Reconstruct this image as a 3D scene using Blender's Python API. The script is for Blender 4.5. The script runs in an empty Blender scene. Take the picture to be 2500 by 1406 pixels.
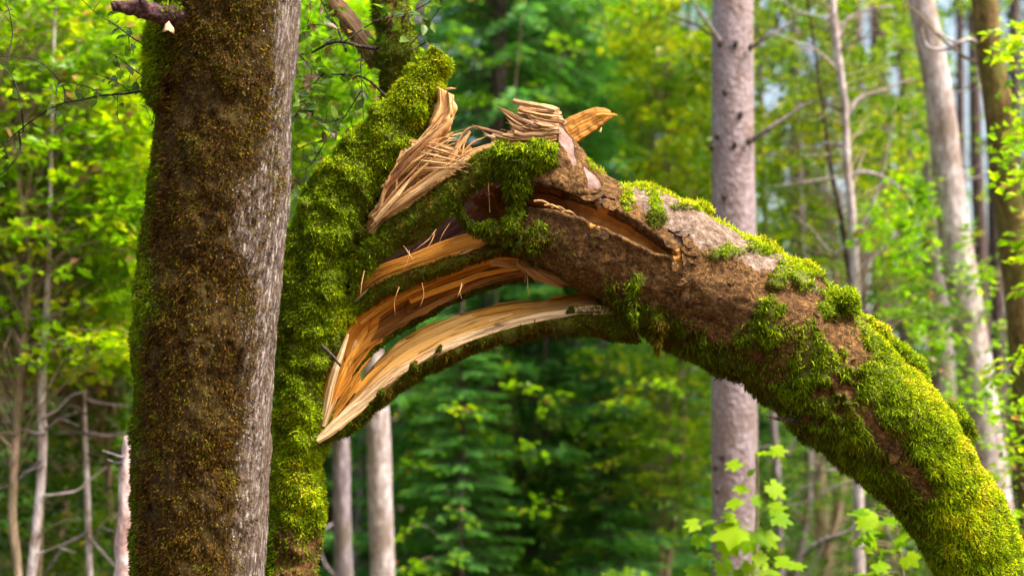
import bpy, math
import numpy as np
from mathutils import Vector

scene = bpy.context.scene
COL = scene.collection
pi = math.pi

# ------------------------------------------------------------------ camera
CAM_Z, PITCH, FPX = 1.6, math.radians(10.0), 3472.0
cam_data = bpy.data.cameras.new("camera")
cam = bpy.data.objects.new("camera", cam_data)
COL.objects.link(cam)
cam.location = (0, 0, CAM_Z)
cam.rotation_euler = (pi / 2 + PITCH, 0, 0)
cam_data.sensor_width = 36.0
cam_data.lens = 36.0 * FPX / 2500.0
cam_data.clip_end = 500
cam_data.dof.use_dof = True
cam_data.dof.focus_distance = 5.75
cam_data.dof.aperture_fstop = 1.35
scene.camera = cam

# ------------------------------------------------------------------ light
SUN_DIR = np.array([0.50, -0.34, 0.80]); SUN_DIR /= np.linalg.norm(SUN_DIR)
world = bpy.data.worlds.new("World"); scene.world = world
world.use_nodes = True
wn = world.node_tree.nodes; wl = world.node_tree.links
sky = wn.new("ShaderNodeTexSky"); sky.sky_type = 'NISHITA'; sky.sun_disc = False
sky.sun_elevation = math.asin(SUN_DIR[2]); sky.sun_rotation = math.atan2(SUN_DIR[0], SUN_DIR[1])
sky.air_density = 1.7; sky.dust_density = 7.0; sky.ozone_density = 0.0
bg = wn["Background"]; bg.inputs[1].default_value = 0.13
wl.new(sky.outputs[0], bg.inputs[0])
sd = bpy.data.lights.new("sun", 'SUN'); sd.energy = 3.2; sd.angle = math.radians(15); sd.color = (1.0, 0.94, 0.84)
sun = bpy.data.objects.new("sun", sd); COL.objects.link(sun)
sun.rotation_euler = Vector(-SUN_DIR).to_track_quat('-Z', 'Y').to_euler()
sun.location = (6, -6, 14)
scene.view_settings.view_transform = 'Standard'
scene.view_settings.look = 'None'
scene.view_settings.exposure = 1.45
scene.view_settings.gamma = 1.0
scene.view_settings.use_curve_mapping = False
scene.cycles.use_denoising = True
scene.cycles.max_bounces = 6; scene.cycles.diffuse_bounces = 3
scene.cycles.transmission_bounces = 3; scene.cycles.glossy_bounces = 2
scene.cycles.caustics_reflective = False; scene.cycles.caustics_refractive = False

# ------------------------------------------------------------------ maths helpers
FWD = np.array([0, math.cos(PITCH), math.sin(PITCH)])
UP = np.array([0, -math.sin(PITCH), math.cos(PITCH)])
RIGHT = np.array([1.0, 0, 0])
CAM = np.array([0, 0, CAM_Z])

def P(px, py=None, d=None):
    """scene point seen at photo position (px, py) when it stands d metres ahead"""
    if py is None:
        a = np.asarray(px, float); px, py, d = a[..., 0], a[..., 1], a[..., 2]
    px = np.asarray(px, float)[..., None]; py = np.asarray(py, float)[..., None]; d = np.asarray(d, float)[..., None]
    return CAM + d * (FWD + RIGHT * (px - 1250) / FPX + UP * (703 - py) / FPX)

def to_px(V):
    q = V - CAM
    d = q @ FWD
    return 1250 + FPX * (q @ RIGHT) / d, 703 - FPX * (q @ UP) / d

def nz(v):
    return v / np.maximum(np.linalg.norm(v, axis=-1, keepdims=True), 1e-9)

def sstep(a, b, x):
    t = np.clip((x - a) / (b - a), 0, 1)
    return t * t * (3 - 2 * t)

def _hash(ix, iy, iz, seed):
    h = (ix.astype(np.uint32) * np.uint32(374761393) + iy.astype(np.uint32) * np.uint32(668265263)
         + iz.astype(np.uint32) * np.uint32(2147483647) + np.uint32(seed * 974711 + 13))
    h = (h ^ (h >> np.uint32(13))) * np.uint32(1274126177)
    h = (h ^ (h >> np.uint32(16))) * np.uint32(2246822519)
    h = h ^ (h >> np.uint32(15))
    return (h & np.uint32(0xFFFFFF)).astype(np.float64) / float(0xFFFFFF)

def vnoise(p, seed=0):
    """smooth value noise, 0..1"""
    f = np.floor(p); t = p - f; t = t * t * (3 - 2 * t)
    i = f.astype(np.int64)
    r = 0
    for a in (0, 1):
        for b in (0, 1):
            for c in (0, 1):
                w = (t[..., 0] if a else 1 - t[..., 0]) * (t[..., 1] if b else 1 - t[..., 1]) * (t[..., 2] if c else 1 - t[..., 2])
                r = r + w * _hash(i[..., 0] + a, i[..., 1] + b, i[..., 2] + c, seed)
    return r

def fbm(p, scale, octs=3, seed=0, gain=0.5):
    s, a, tot = 0, 1.0, 0
    q = np.asarray(p, float) * scale
    for k in range(octs):
        s = s + a * vnoise(q + 17.3 * k, seed + k); tot += a; a *= gain; q = q * 2.03
    return s / tot

def crom(pts, n):
    """Catmull-Rom curve through pts, n samples spaced by chord length"""
    p = np.asarray(pts, float)
    if len(p) == 2:
        t = np.linspace(0, 1, n)[:, None]
        return p[0] * (1 - t) + p[1] * t
    ch = np.concatenate([[0], np.cumsum(np.linalg.norm(np.diff(p[:, :2], axis=0), axis=1) + 1e-6)])
    u = np.linspace(0, ch[-1], n)
    i = np.clip(np.searchsorted(ch, u, side='right') - 1, 0, len(p) - 2)
    t = ((u - ch[i]) / (ch[i + 1] - ch[i]))[:, None]
    pm = p[np.maximum(i - 1, 0)]; p0 = p[i]; p1 = p[i + 1]; p2 = p[np.minimum(i + 2, len(p) - 1)]
    h = (ch[i + 1] - ch[i])[:, None]
    hm = np.where(i > 0, ch[i] - ch[np.maximum(i - 1, 0)], ch[i + 1] - ch[i])[:, None]
    hp = np.where(i < len(p) - 2, ch[np.minimum(i + 2, len(p) - 1)] - ch[i + 1], ch[i + 1] - ch[i])[:, None]
    m0 = h * ((p1 - p0) / h + (p0 - pm) / np.maximum(hm, 1e-6)) / 2
    m1 = h * ((p1 - p0) / h + (p2 - p1) / np.maximum(hp, 1e-6)) / 2
    m0 = np.where((i > 0)[:, None], m0, p1 - p0); m1 = np.where((i < len(p) - 2)[:, None], m1, p1 - p0)
    return (2 * t**3 - 3 * t**2 + 1) * p0 + (t**3 - 2 * t**2 + t) * m0 + (-2 * t**3 + 3 * t**2) * p1 + (t**3 - t**2) * m1

def poly_sd(x, y, poly):
    """signed distance in photo pixels to a polygon, negative inside"""
    poly = np.asarray(poly, float); n = len(poly)
    d = np.full(x.shape, 1e9); s = np.zeros(x.shape, bool)
    for i in range(n):
        x0, y0 = poly[i]; x1, y1 = poly[(i + 1) % n]
        ex, ey = x1 - x0, y1 - y0
        t = np.clip(((x - x0) * ex + (y - y0) * ey) / (ex * ex + ey * ey + 1e-9), 0, 1)
        d = np.minimum(d, np.hypot(x - x0 - t * ex, y - y0 - t * ey))
        c = ((y0 > y) != (y1 > y)) & (x < (x1 - x0) * (y - y0) / (y1 - y0 + 1e-12) + x0)
        s ^= c
    return np.where(s, -d, d)

# ------------------------------------------------------------------ object helpers
LOC = {}

def thing(name, label, cat, loc, group=None):
    o = bpy.data.objects.new(name, None); COL.objects.link(o)
    o.empty_display_size = 0.1
    o.location = tuple(float(v) for v in loc)
    o["label"] = label; o["category"] = cat
    if group: o["group"] = group
    LOC[o.name] = np.asarray(loc, float)
    return o

def link_mesh(name, me, parent=None, kind=None, label=None):
    o = bpy.data.objects.new(name, me); COL.objects.link(o)
    if parent is not None:
        o.parent = parent
        LOC[o.name] = LOC[parent.name]
    else:
        LOC[o.name] = np.zeros(3)
    if kind: o["kind"] = kind
    if label: o["label"] = label
    return o

def build_mesh(name, V, faces, mats, matidx=None, uv=None, attrs=None, smooth=True):
    """faces: list of (k,3)/(k,4) index arrays; uv per vertex; attrs: {name: per-vertex float}"""
    me = bpy.data.meshes.new(name)
    V = np.ascontiguousarray(V, dtype=np.float32)
    faces = [f for f in faces if len(f)]
    loops = np.concatenate([np.asarray(f).ravel() for f in faces]).astype(np.int32)
    sizes = np.concatenate([np.full(len(f), np.asarray(f).shape[1]) for f in faces]).astype(np.int32)
    starts = np.concatenate([[0], np.cumsum(sizes)[:-1]]).astype(np.int32)
    me.vertices.add(len(V)); me.vertices.foreach_set("co", V.ravel())
    me.loops.add(len(loops)); me.loops.foreach_set("vertex_index", loops)
    me.polygons.add(len(sizes)); me.polygons.foreach_set("loop_start", starts)
    try: me.polygons.foreach_set("loop_total", sizes)
    except Exception: pass
    for m in mats: me.materials.append(m)
    if matidx is not None: me.polygons.foreach_set("material_index", np.asarray(matidx, dtype=np.int32))
    if uv is not None:
        l = me.uv_layers.new(name="UVMap")
        l.data.foreach_set("uv", np.asarray(uv, dtype=np.float32)[loops].ravel())
    if attrs:
        for k, a in attrs.items():
            vec = np.ndim(a) == 2 and np.shape(a)[1] == 3
            at = me.attributes.new(k, 'FLOAT_VECTOR' if vec else 'FLOAT', 'POINT')
            at.data.foreach_set("vector" if vec else "value", np.asarray(a, dtype=np.float32).ravel())
    me.update(calc_edges=True)
    me.polygons.foreach_set("use_smooth", np.full(len(sizes), smooth))
    me.update()
    return me

def part(name, V, faces, mats, parent=None, kind=None, label=None, **kw):
    if parent is not None: V = np.asarray(V) - LOC[parent.name]
    return link_mesh(name, build_mesh(name, V, faces, mats, **kw), parent, kind, label)

# ------------------------------------------------------------------ swept surfaces
class Grid:
    """closed swept surface: V[N rings, M points]"""
    def __init__(s, V, band=None):
        s.V = V; s.N, s.M = V.shape[:2]
        s.band = np.zeros(s.M, int) if band is None else band
        du = np.linalg.norm(np.diff(V.mean(1), axis=0), axis=1)
        s.u = np.concatenate([[0], np.cumsum(du)])
        w = np.linalg.norm(np.roll(V, -1, 1) - V, axis=2).mean(0)
        s.v = np.concatenate([[0], np.cumsum(w)[:-1]])
        s.attrs = {}
    def normals(s):
        du = np.gradient(s.V, axis=0); dv = np.roll(s.V, -1, 1) - np.roll(s.V, 1, 1)
        n = nz(np.cross(du, dv))
        if (n * (s.V - s.V.mean(1, keepdims=True))).sum() < 0: n = -n; s.flip = True
        else: s.flip = False
        return n
    def displace(s, a):
        s.V = s.V + s.normals() * a[..., None]
    def faces(s):
        s.normals()
        i = np.arange(s.N - 1)[:, None] * s.M; j = np.arange(s.M)[None]; k = (j + 1) % s.M
        q = np.stack([i + j, i + s.M + j, i + s.M + k, i + k], -1).reshape(-1, 4)
        if not s.flip: pass
        else: q = q[:, ::-1]
        c0 = s.N * s.M; c1 = c0 + 1
        a = np.arange(s.M); b = (a + 1) % s.M; e = (s.N - 1) * s.M
        t0 = np.stack([a, b, np.full(s.M, c0)], -1); t1 = np.stack([e + b, e + a, np.full(s.M, c1)], -1)
        if s.flip: t0 = t0[:, ::-1]; t1 = t1[:, ::-1]
        return [q, t0, t1]
    def make(s, name, mats, parent, capmat=0, bandmat=None, **kw):
        V = np.concatenate([s.V.reshape(-1, 3), s.V[0].mean(0)[None], s.V[-1].mean(0)[None]])
        uv = np.stack(np.broadcast_arrays(s.u[:, None], s.v[None]), -1).reshape(-1, 2)
        uv = np.concatenate([uv, [[0, 0.05], [s.u[-1], 0.05]]])
        bm = s.band if bandmat is None else np.asarray(bandmat)[s.band]
        mi = np.concatenate([np.tile(bm, s.N - 1), np.full(2 * s.M, capmat)])
        at = {k: np.concatenate([a.ravel(), [a[0].mean(), a[-1].mean()]]) for k, a in s.attrs.items()}
        return part(name, V, s.faces(), mats, parent, matidx=mi, uv=uv, attrs=at, **kw)

def tube(pts, radii_px=None, radii=None, N=60, M=24, world=False):
    """sweep of circles; pts (px,py,d) or world; angle 0 faces the camera, +pi/2 the photo's right side of an upward path"""
    a = np.concatenate([np.asarray(pts, float), np.asarray(radii if radii is not None else radii_px, float)[:, None]], 1)
    c = crom(a, N)
    if world: C, r = c[:, :3], c[:, 3]
    else:
        C = P(c[:, :3]); r = c[:, 3] * (c[:, 2] / FPX if radii is None else 1.0)
    t = nz(np.gradient(C, axis=0))
    ref = nz(CAM[None] - C)
    n1 = nz(ref - (ref * t).sum(1, keepdims=True) * t)
    n2 = np.cross(t, n1)
    if (n2 @ RIGHT).mean() < 0 and abs(t[:, 2].mean()) > 0.3: pass
    th = np.linspace(-pi, pi, M, endpoint=False)
    V = C[:, None] + r[:, None, None] * (np.cos(th)[None, :, None] * n1[:, None] + np.sin(th)[None, :, None] * n2[:, None])
    g = Grid(V); g.th = th; g.C = C; g.r = r; g.n1 = n1; g.n2 = n2
    return g

def loft(edges, N=80, sub=4, bulge=None, closed_sub=4):
    """closed section through the edge curves (each a list of (px,py,d)); band i runs from edge i to i+1, the last one closes the back"""
    E = [P(crom(e, N)) for e in edges]
    k = len(E); rows, band = [], []
    cen = sum(E) / k
    for i in range(k):
        A, B = E[i], E[(i + 1) % k]
        n = (sub[i] if isinstance(sub, (list, tuple)) else sub)
        b = 0 if bulge is None else bulge[i]
        out = nz((A + B) / 2 - cen)
        for j in range(n):
            t = j / n
            rows.append(A * (1 - t) + B * t + out * b * 4 * t * (1 - t)); band.append(i)
    g = Grid(np.stack(rows, 1), np.array(band)); return g

# ------------------------------------------------------------------ moss strands
def sample(g, dens, mask, rng):
    """random points on a grid; dens per m2; mask[N,M] 0..1 -> pos, normal, (i,j) coordinates"""
    V = g.V; A = V[:-1]; B = V[1:]
    e1 = B - A; e2 = np.roll(A, -1, 1) - A
    area = np.linalg.norm(np.cross(e1, e2), axis=2)
    m = 0.5 * (mask[:-1] + mask[1:])
    w = (area * m).ravel(); n = int(w.sum() * dens)
    if n < 1: return None
    idx = rng.choice(len(w), n, p=w / w.sum())
    i, j = np.divmod(idx, g.M); k = (j + 1) % g.M
    a = rng.rand(n, 1); b = rng.rand(n, 1)
    lerp = lambda F: (F[i, j] * (1 - a) + F[i + 1, j] * a) * (1 - b) + (F[i, k] * (1 - a) + F[i + 1, k] * a) * b
    return lerp(V), nz(lerp(g.normals())), lerp, i, j

def strands(p, n, L, W, rng, droop=0.5, spread=0.7, flow=None):
    """curved blades: 5 vertices, one quad and one triangle each"""
    k = len(p)
    L = np.broadcast_to(np.asarray(L, float), (k,)) * rng.uniform(0.55, 1.35, k); L = L[:, None]
    W = np.broadcast_to(np.asarray(W, float), (k,))[:, None] * rng.uniform(0.7, 1.3, (k, 1))
    dn = np.array([0, 0, -1.0])
    dr = np.asarray(droop, float); dr = dr[:, None] if dr.ndim else dr
    d1 = nz(n + spread * rng.randn(k, 3) * 0.7 + dr * 0.4 * dn + (0 if flow is None else flow))
    d2 = nz(d1 + dr * dn + 0.75 * rng.randn(k, 3))
    s = nz(np.cross(d1, rng.randn(k, 3)))
    p0 = p - n * 0.004; p1 = p + d1 * L * 0.5; p2 = p1 + d2 * L * 0.5
    V = np.stack([p0 - s * W / 2, p0 + s * W / 2, p1 + s * W * 0.45, p1 - s * W * 0.45, p2], 1).reshape(-1, 3)
    o = np.arange(k)[:, None] * 5
    strands.normal = np.repeat(nz(n + 0.45 * rng.randn(k, 3)), 5, 0)
    return V, o + np.array([[0, 1, 2, 3]]), o + np.array([[3, 2, 4]])

class Acc:
    """collects pieces of one mesh"""
    def __init__(s): s.V, s.Q, s.T, s.a, s.n = [], [], [], [], 0; s.nrm = []
    def add(s, V, Q=None, T=None, tint=None):
        if Q is not None: s.Q.append(Q + s.n)
        if T is not None: s.T.append(T + s.n)
        s.V.append(V); s.n += len(V)
        if tint is not None: s.a.append(tint)
    def make(s, name, mats, parent, smooth=False, **kw):
        if not s.V: return None
        f = ([np.concatenate(s.Q)] if s.Q else []) + ([np.concatenate(s.T)] if s.T else [])
        at = {"tint": np.concatenate(s.a)} if s.a else None
        if s.nrm: at['snorm'] = np.concatenate(s.nrm)
        return part(name, np.concatenate(s.V), f, mats, parent, attrs=at, smooth=smooth, **kw)

def moss(acc, g, mask, rng, dens=42000, L=0.02, W=0.0042, droop=0.5, tint=None, spread=0.7, flow=None):
    r = sample(g, dens, mask, rng)
    if r is None: return
    p, n, lerp, i, j = r
    view = ((nz(CAM - p)) * n).sum(1)
    keep = (view > -0.35) | (rng.rand(len(p)) < 0.2)
    p, n = p[keep], n[keep]
    tt = np.clip(tint(p, n) + rng.randn(len(p)) * 0.09, 0, 1)
    cl = 0.45 + 1.1 * fbm(p, 38, 2, 5)
    V, Q, T = strands(p, n, L * cl, W, rng, droop, spread, flow)
    acc.add(V, Q, T, np.repeat(tt, 5)); acc.nrm.append(strands.normal)

# ------------------------------------------------------------------ leaves
def kites(p, d, n, L, W, fold=0.25):
    """folded four-point leaves, two triangles each"""
    d = nz(d); s = nz(np.cross(d, n)); n = np.cross(s, d)
    L = np.asarray(L)[..., None] if np.ndim(L) else L; W = np.asarray(W)[..., None] if np.ndim(W) else W
    V = np.stack([p, p + d * L * 0.45 + s * W / 2 + n * W * fold, p + d * L, p + d * L * 0.45 - s * W / 2 + n * W * fold], 1).reshape(-1, 3)
    o = np.arange(len(p))[:, None] * 4
    return V, np.concatenate([o + np.array([[0, 1, 2]]), o + np.array([[0, 2, 3]])])

def thin_tube(pts, r0, r1, M=5, N=None):
    pts = np.asarray(pts, float); N = N or max(3, len(pts) * 2)
    c = crom3(pts, N); r = np.linspace(r0, r1, N)
    t = nz(np.gradient(c, axis=0)); ref = np.array([0.31, 0.55, 0.77])
    a = nz(np.cross(t, ref)); b = np.cross(t, a)
    th = np.linspace(0, 2 * pi, M, endpoint=False)
    V = c[:, None] + r[:, None, None] * (np.cos(th)[None, :, None] * a[:, None] + np.sin(th)[None, :, None] * b[:, None])
    i = np.arange(N - 1)[:, None] * M; j = np.arange(M)[None]; k = (j + 1) % M
    Q = np.stack([i + j, i + k, i + M + k, i + M + j], -1).reshape(-1, 4)
    return V.reshape(-1, 3), Q

def crom3(p, n):
    if len(p) == 2: 
        t = np.linspace(0, 1, n)[:, None]; return p[0] * (1 - t) + p[1] * t
    ch = np.concatenate([[0], np.cumsum(np.linalg.norm(np.diff(p, axis=0), axis=1) + 1e-6)])
    q = np.concatenate([p[:1] * 2 - p[1:2], p, p[-1:] * 2 - p[-2:-1]])
    u = np.linspace(0, ch[-1], n); i = np.clip(np.searchsorted(ch, u, side='right') - 1, 0, len(p) - 2)
    t = ((u - ch[i]) / (ch[i + 1] - ch[i]))[:, None]
    a, b, c, d = q[i], q[i + 1], q[i + 2], q[i + 3]
    return 0.5 * (2 * b + (c - a) * t + (2 * a - 5 * b + 4 * c - d) * t**2 + (3 * b - a - 3 * c + d) * t**3)

# ------------------------------------------------------------------ materials
class NT:
    def __init__(s, name):
        s.m = bpy.data.materials.new(name); s.m.use_nodes = True
        s.t = s.m.node_tree; s.t.nodes.clear()
        s.out = s.t.nodes.new("ShaderNodeOutputMaterial")
    def n(s, kind, **kw):
        x = s.t.nodes.new("ShaderNode" + kind)
        for k, v in kw.items():
            if k in x.inputs: s.inp(x.inputs[k], v)
            else: setattr(x, k, v)
        return x
    def inp(s, sock, v):
        if isinstance(v, bpy.types.NodeSocket): s.t.links.new(v, sock)
        elif isinstance(v, bpy.types.Node): s.t.links.new(v.outputs[0], sock)
        else: sock.default_value = (*v, 1) if isinstance(v, tuple) and len(v) == 3 and sock.type == 'RGBA' else v
    def coord(s, scale, which="Object"):
        tc = s.n("TexCoord"); mp = s.n("Mapping"); s.t.links.new(tc.outputs[which], mp.inputs[0])
        mp.inputs["Scale"].default_value = scale if isinstance(scale, tuple) else (scale,) * 3
        return mp.outputs[0]
    def noise(s, scale, detail=4, rough=0.55, which="Object", dist=0.0):
        return s.n("TexNoise", Vector=s.coord(scale, which), Scale=1.0, Detail=float(detail), Roughness=rough, Distortion=dist).outputs["Fac"]
    def vor(s, scale, which="Object", feature='F1', out="Distance"):
        v = s.n("TexVoronoi", feature=feature); s.inp(v.inputs["Vector"], s.coord(scale, which)); v.inputs["Scale"].default_value = 1
        return v.outputs[out]
    def ramp(s, fac, stops):
        r = s.n("ValToRGB"); s.inp(r.inputs[0], fac)
        e = r.color_ramp.elements
        while len(e) < len(stops): e.new(0.5)
        for k, (pos, c) in zip(e, stops):
            k.position = pos; k.color = (*c, 1) if isinstance(c, tuple) else (c, c, c, 1)
        return r.outputs[0]
    def mix(s, fac, a, b, mode='MIX'):
        m = s.n("Mix", data_type='RGBA', blend_type=mode)
        s.inp(m.inputs[0], fac); s.inp(m.inputs[6], a); s.inp(m.inputs[7], b)
        return m.outputs[2]
    def math(s, op, a, b=0.0):
        m = s.n("Math", operation=op); s.inp(m.inputs[0], a); s.inp(m.inputs[1], b); return m.outputs[0]
    def attr(s, name):
        return s.n("Attribute", attribute_name=name).outputs["Fac"]
    def bump(s, h, strength=0.5, dist=0.01, normal=None):
        b = s.n("Bump", Height=h, Strength=strength, Distance=dist)
        if normal is not None: s.inp(b.inputs["Normal"], normal)
        return b.outputs[0]
    def done(s, color, rough=0.8, normal=None, spec=0.3, trans=0.0, transcol=None):
        p = s.n("BsdfPrincipled"); s.inp(p.inputs["Base Color"], color); s.inp(p.inputs["Roughness"], rough)
        p.inputs["Specular IOR Level"].default_value = spec
        if normal is not None: s.inp(p.inputs["Normal"], normal)
        o = p.outputs[0]
        if trans:
            tr = s.n("BsdfTranslucent"); s.inp(tr.inputs[0], transcol if transcol is not None else color)
            mx = s.n("MixShader"); mx.inputs[0].default_value = trans
            s.t.links.new(o, mx.inputs[1]); s.t.links.new(tr.outputs[0], mx.inputs[2]); o = mx.outputs[0]
        s.t.links.new(o, s.out.inputs[0])
        return s.m

def m_moss():
    k = NT("moss_fronds")
    c = k.ramp(k.attr("tint"), [(0.0, (0.040, 0.018, 0.004)), (0.12, (0.19, 0.085, 0.014)), (0.25, (0.22, 0.160, 0.010)), (0.38, (0.095, 0.125, 0.005)),
                                (0.55, (0.215, 0.35, 0.004)), (0.75, (0.43, 0.57, 0.005)), (0.9, (0.64, 0.66, 0.006)), (1.0, (0.70, 0.60, 0.03))])
    nv = k.n('Attribute', attribute_name='snorm').outputs['Vector']
    geo = k.n('NewGeometry').outputs['Normal']
    mv = k.n('VectorMath', operation='NORMALIZE'); av = k.n('VectorMath', operation='ADD'); sv = k.n('VectorMath', operation='SCALE')
    k.inp(sv.inputs[0], geo); sv.inputs['Scale'].default_value = 0.35; k.inp(av.inputs[0], nv); k.inp(av.inputs[1], sv.outputs[0]); k.inp(mv.inputs[0], av.outputs[0])
    return k.done(c, 0.8, mv.outputs[0], spec=0.08, trans=0.3)

def m_mossbed():
    k = NT("moss_bed")
    f = k.noise(60, 4)
    c = k.ramp(f, [(0.3, (0.018, 0.024, 0.003)), (0.6, (0.05, 0.075, 0.006)), (0.8, (0.075, 0.06, 0.01))])
    return k.done(c, 0.9, k.bump(f, 0.8, 0.01), spec=0.1)

def m_bark_fg():
    k = NT("grey_bark")
    fine = k.noise((95, 95, 15), 7, 0.72); fleck = k.noise((55, 55, 45), 5, 0.7); big = k.noise((9, 9, 4), 4)
    col = k.ramp(fine, [(0.36, (0.022, 0.013, 0.010)), (0.47, (0.085, 0.060, 0.050)), (0.55, (0.20, 0.158, 0.142)), (0.65, (0.54, 0.48, 0.465))])
    col = k.mix(k.ramp(fleck, [(0.58, 0.0), (0.68, 0.6)]), col, (0.50, 0.46, 0.45))
    col = k.mix(k.ramp(big, [(0.42, 0.0), (0.65, 0.55)]), col, (0.105, 0.070, 0.042))
    mf = k.math('ADD', k.attr("moss"), k.math('MULTIPLY', k.math('SUBTRACT', fleck, 0.5), 1.6))
    mcol = k.ramp(k.noise((70, 70, 60), 6, 0.75), [(0.36, (0.010, 0.006, 0.002)), (0.48, (0.046, 0.025, 0.005)), (0.60, (0.070, 0.048, 0.006)), (0.74, (0.17, 0.095, 0.022))])
    col = k.mix(k.ramp(mf, [(0.35, 0.0), (0.55, 1.0)]), col, mcol)
    h = k.math('ADD', fine, k.math('MULTIPLY', fleck, 1.2))
    return k.done(col, 0.85, k.bump(h, 0.9, 0.012), spec=0.2)

def m_bark_log():
    k = NT("brown_flaky_bark")
    fl = k.noise((48, 48, 48), 9, 0.66, dist=0.9); v = k.vor((34, 34, 34), feature='DISTANCE_TO_EDGE'); big = k.noise(7, 4)
    col = k.ramp(fl, [(0.34, (0.016, 0.007, 0.002)), (0.45, (0.105, 0.048, 0.012)), (0.56, (0.23, 0.112, 0.030)), (0.70, (0.42, 0.25, 0.10))])
    col = k.mix(k.ramp(big, [(0.4, 0.0), (0.7, 0.5)]), col, (0.11, 0.050, 0.016))
    ter = k.ramp(k.noise((30, 30, 30), 5, 0.6, dist=0.8), [(0.0, 0.0), (0.36, 0.25), (0.44, 0.5), (0.51, 0.75), (0.60, 1.0)])
    ter.node.color_ramp.interpolation = 'CONSTANT'
    col = k.mix(k.ramp(ter, [(0.2, 0.35), (0.8, 0.0)]), col, (0.05, 0.020, 0.008))
    g = k.noise((34, 34, 34), 6, 0.7)
    gcol = k.ramp(g, [(0.34, (0.07, 0.038, 0.022)), (0.5, (0.20, 0.135, 0.10)), (0.68, (0.40, 0.33, 0.29))])
    gf = k.ramp(k.math('ADD', k.attr("grey"), k.math('MULTIPLY', k.math('SUBTRACT', fl, 0.5), 0.9)), [(0.4, 0.0), (0.6, 0.9)])
    col = k.mix(gf, col, gcol)
    w = k.ramp(k.noise((20, 20, 20), 4), [(0.32, (0.32, 0.115, 0.018)), (0.66, (0.58, 0.27, 0.05))])
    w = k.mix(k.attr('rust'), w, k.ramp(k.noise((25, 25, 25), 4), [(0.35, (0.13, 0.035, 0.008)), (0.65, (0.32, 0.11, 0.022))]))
    pk = k.ramp(k.noise((22, 22, 22), 4), [(0.35, (0.16, 0.085, 0.065)), (0.7, (0.32, 0.22, 0.21))])
    bf = k.ramp(k.attr("bare"), [(0.45, 0.0), (0.55, 1.0)])
    pf = k.ramp(k.attr("pink"), [(0.35, 0.0), (0.65, 1.0)])
    col = k.mix(k.math('MULTIPLY', bf, 0.97), col, k.mix(pf, w, pk))
    mfac = k.ramp(k.math('ADD', k.attr("moss"), k.math('MULTIPLY', k.math('SUBTRACT', fl, 0.5), 0.9)), [(0.42, 0.0), (0.62, 0.92)])
    mcol = k.ramp(g, [(0.3, (0.050, 0.062, 0.004)), (0.6, (0.13, 0.17, 0.006)), (0.75, (0.22, 0.16, 0.014))])
    col = k.mix(mfac, col, mcol)
    h = k.math('ADD', fl, k.math('MULTIPLY', ter, 0.9))
    hb = k.math('MULTIPLY', h, k.math('SUBTRACT', 1.0, k.math('MULTIPLY', bf, 0.92)))
    hb = k.math('MULTIPLY', hb, k.math('SUBTRACT', 1.0, k.math('MULTIPLY', gf, 0.4)))
    return k.done(col, 0.8, k.bump(hb, 1.0, 0.022), spec=0.25)

def m_wood(name, dark, mid, light, streak=0.4, sc=(3.0, 95.0, 1.0), rough=0.6):
    k = NT(name)
    gr = k.noise(sc, 5, 0.6, "UV", 0.3); gr2 = k.noise((1.3, 22.0, 1.0), 3, 0.5, "UV", 0.4); sp = k.noise(28, 4, 0.6)
    f = k.math('ADD', k.math('MULTIPLY', gr, 0.55), k.math('MULTIPLY', gr2, 0.45))
    col = k.ramp(f, [(0.30, dark), (0.48, mid), (0.68, light)])
    col = k.mix(k.ramp(sp, [(0.55, 0.0), (0.75, streak)]), col, dark)
    cr = k.noise((1.1, 34.0, 1.0), 4, 0.55, 'UV', 0.6)
    cf = k.ramp(k.math('ABSOLUTE', k.math('SUBTRACT', cr, 0.52)), [(0.0, 1.0), (0.016, 0.0)])
    col = k.mix(k.math('MULTIPLY', cf, 0.75), col, tuple(x * 0.3 for x in dark))
    h = k.math('SUBTRACT', f, k.math('MULTIPLY', cf, 0.5))
    return k.done(col, rough, k.bump(h, 0.9, 0.014), spec=0.2)

def m_leaf(name, stops, trans=0.45, rough=0.4, spec=0.3, boost=1.3):
    k = NT(name)
    c = k.ramp(k.attr("tint"), stops)
    tc = k.mix(1.0, c, (boost, boost * 1.08, boost * 0.5), 'MULTIPLY')
    return k.done(c, rough, spec=spec, trans=trans, transcol=tc)

def m_trunk(name, dark, mid, light, sc=(26, 26, 10), bump=0.8, vor=None, patch=None):
    k = NT(name)
    f = k.noise(sc, 5, 0.65); b = k.noise((7, 7, 2.6), 5, 0.65)
    col = k.ramp(f, [(0.3, dark), (0.5, mid), (0.7, light)])
    if patch is not None: col = k.mix(k.ramp(b, [(0.45, 0.0), (0.62, 0.85)]), col, patch)
    h = f
    if vor: h = k.math('ADD', f, k.math('MULTIPLY', k.vor(vor), 1.5))
    return k.done(col, 0.85, k.bump(h, bump, 0.02), spec=0.2)

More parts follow.
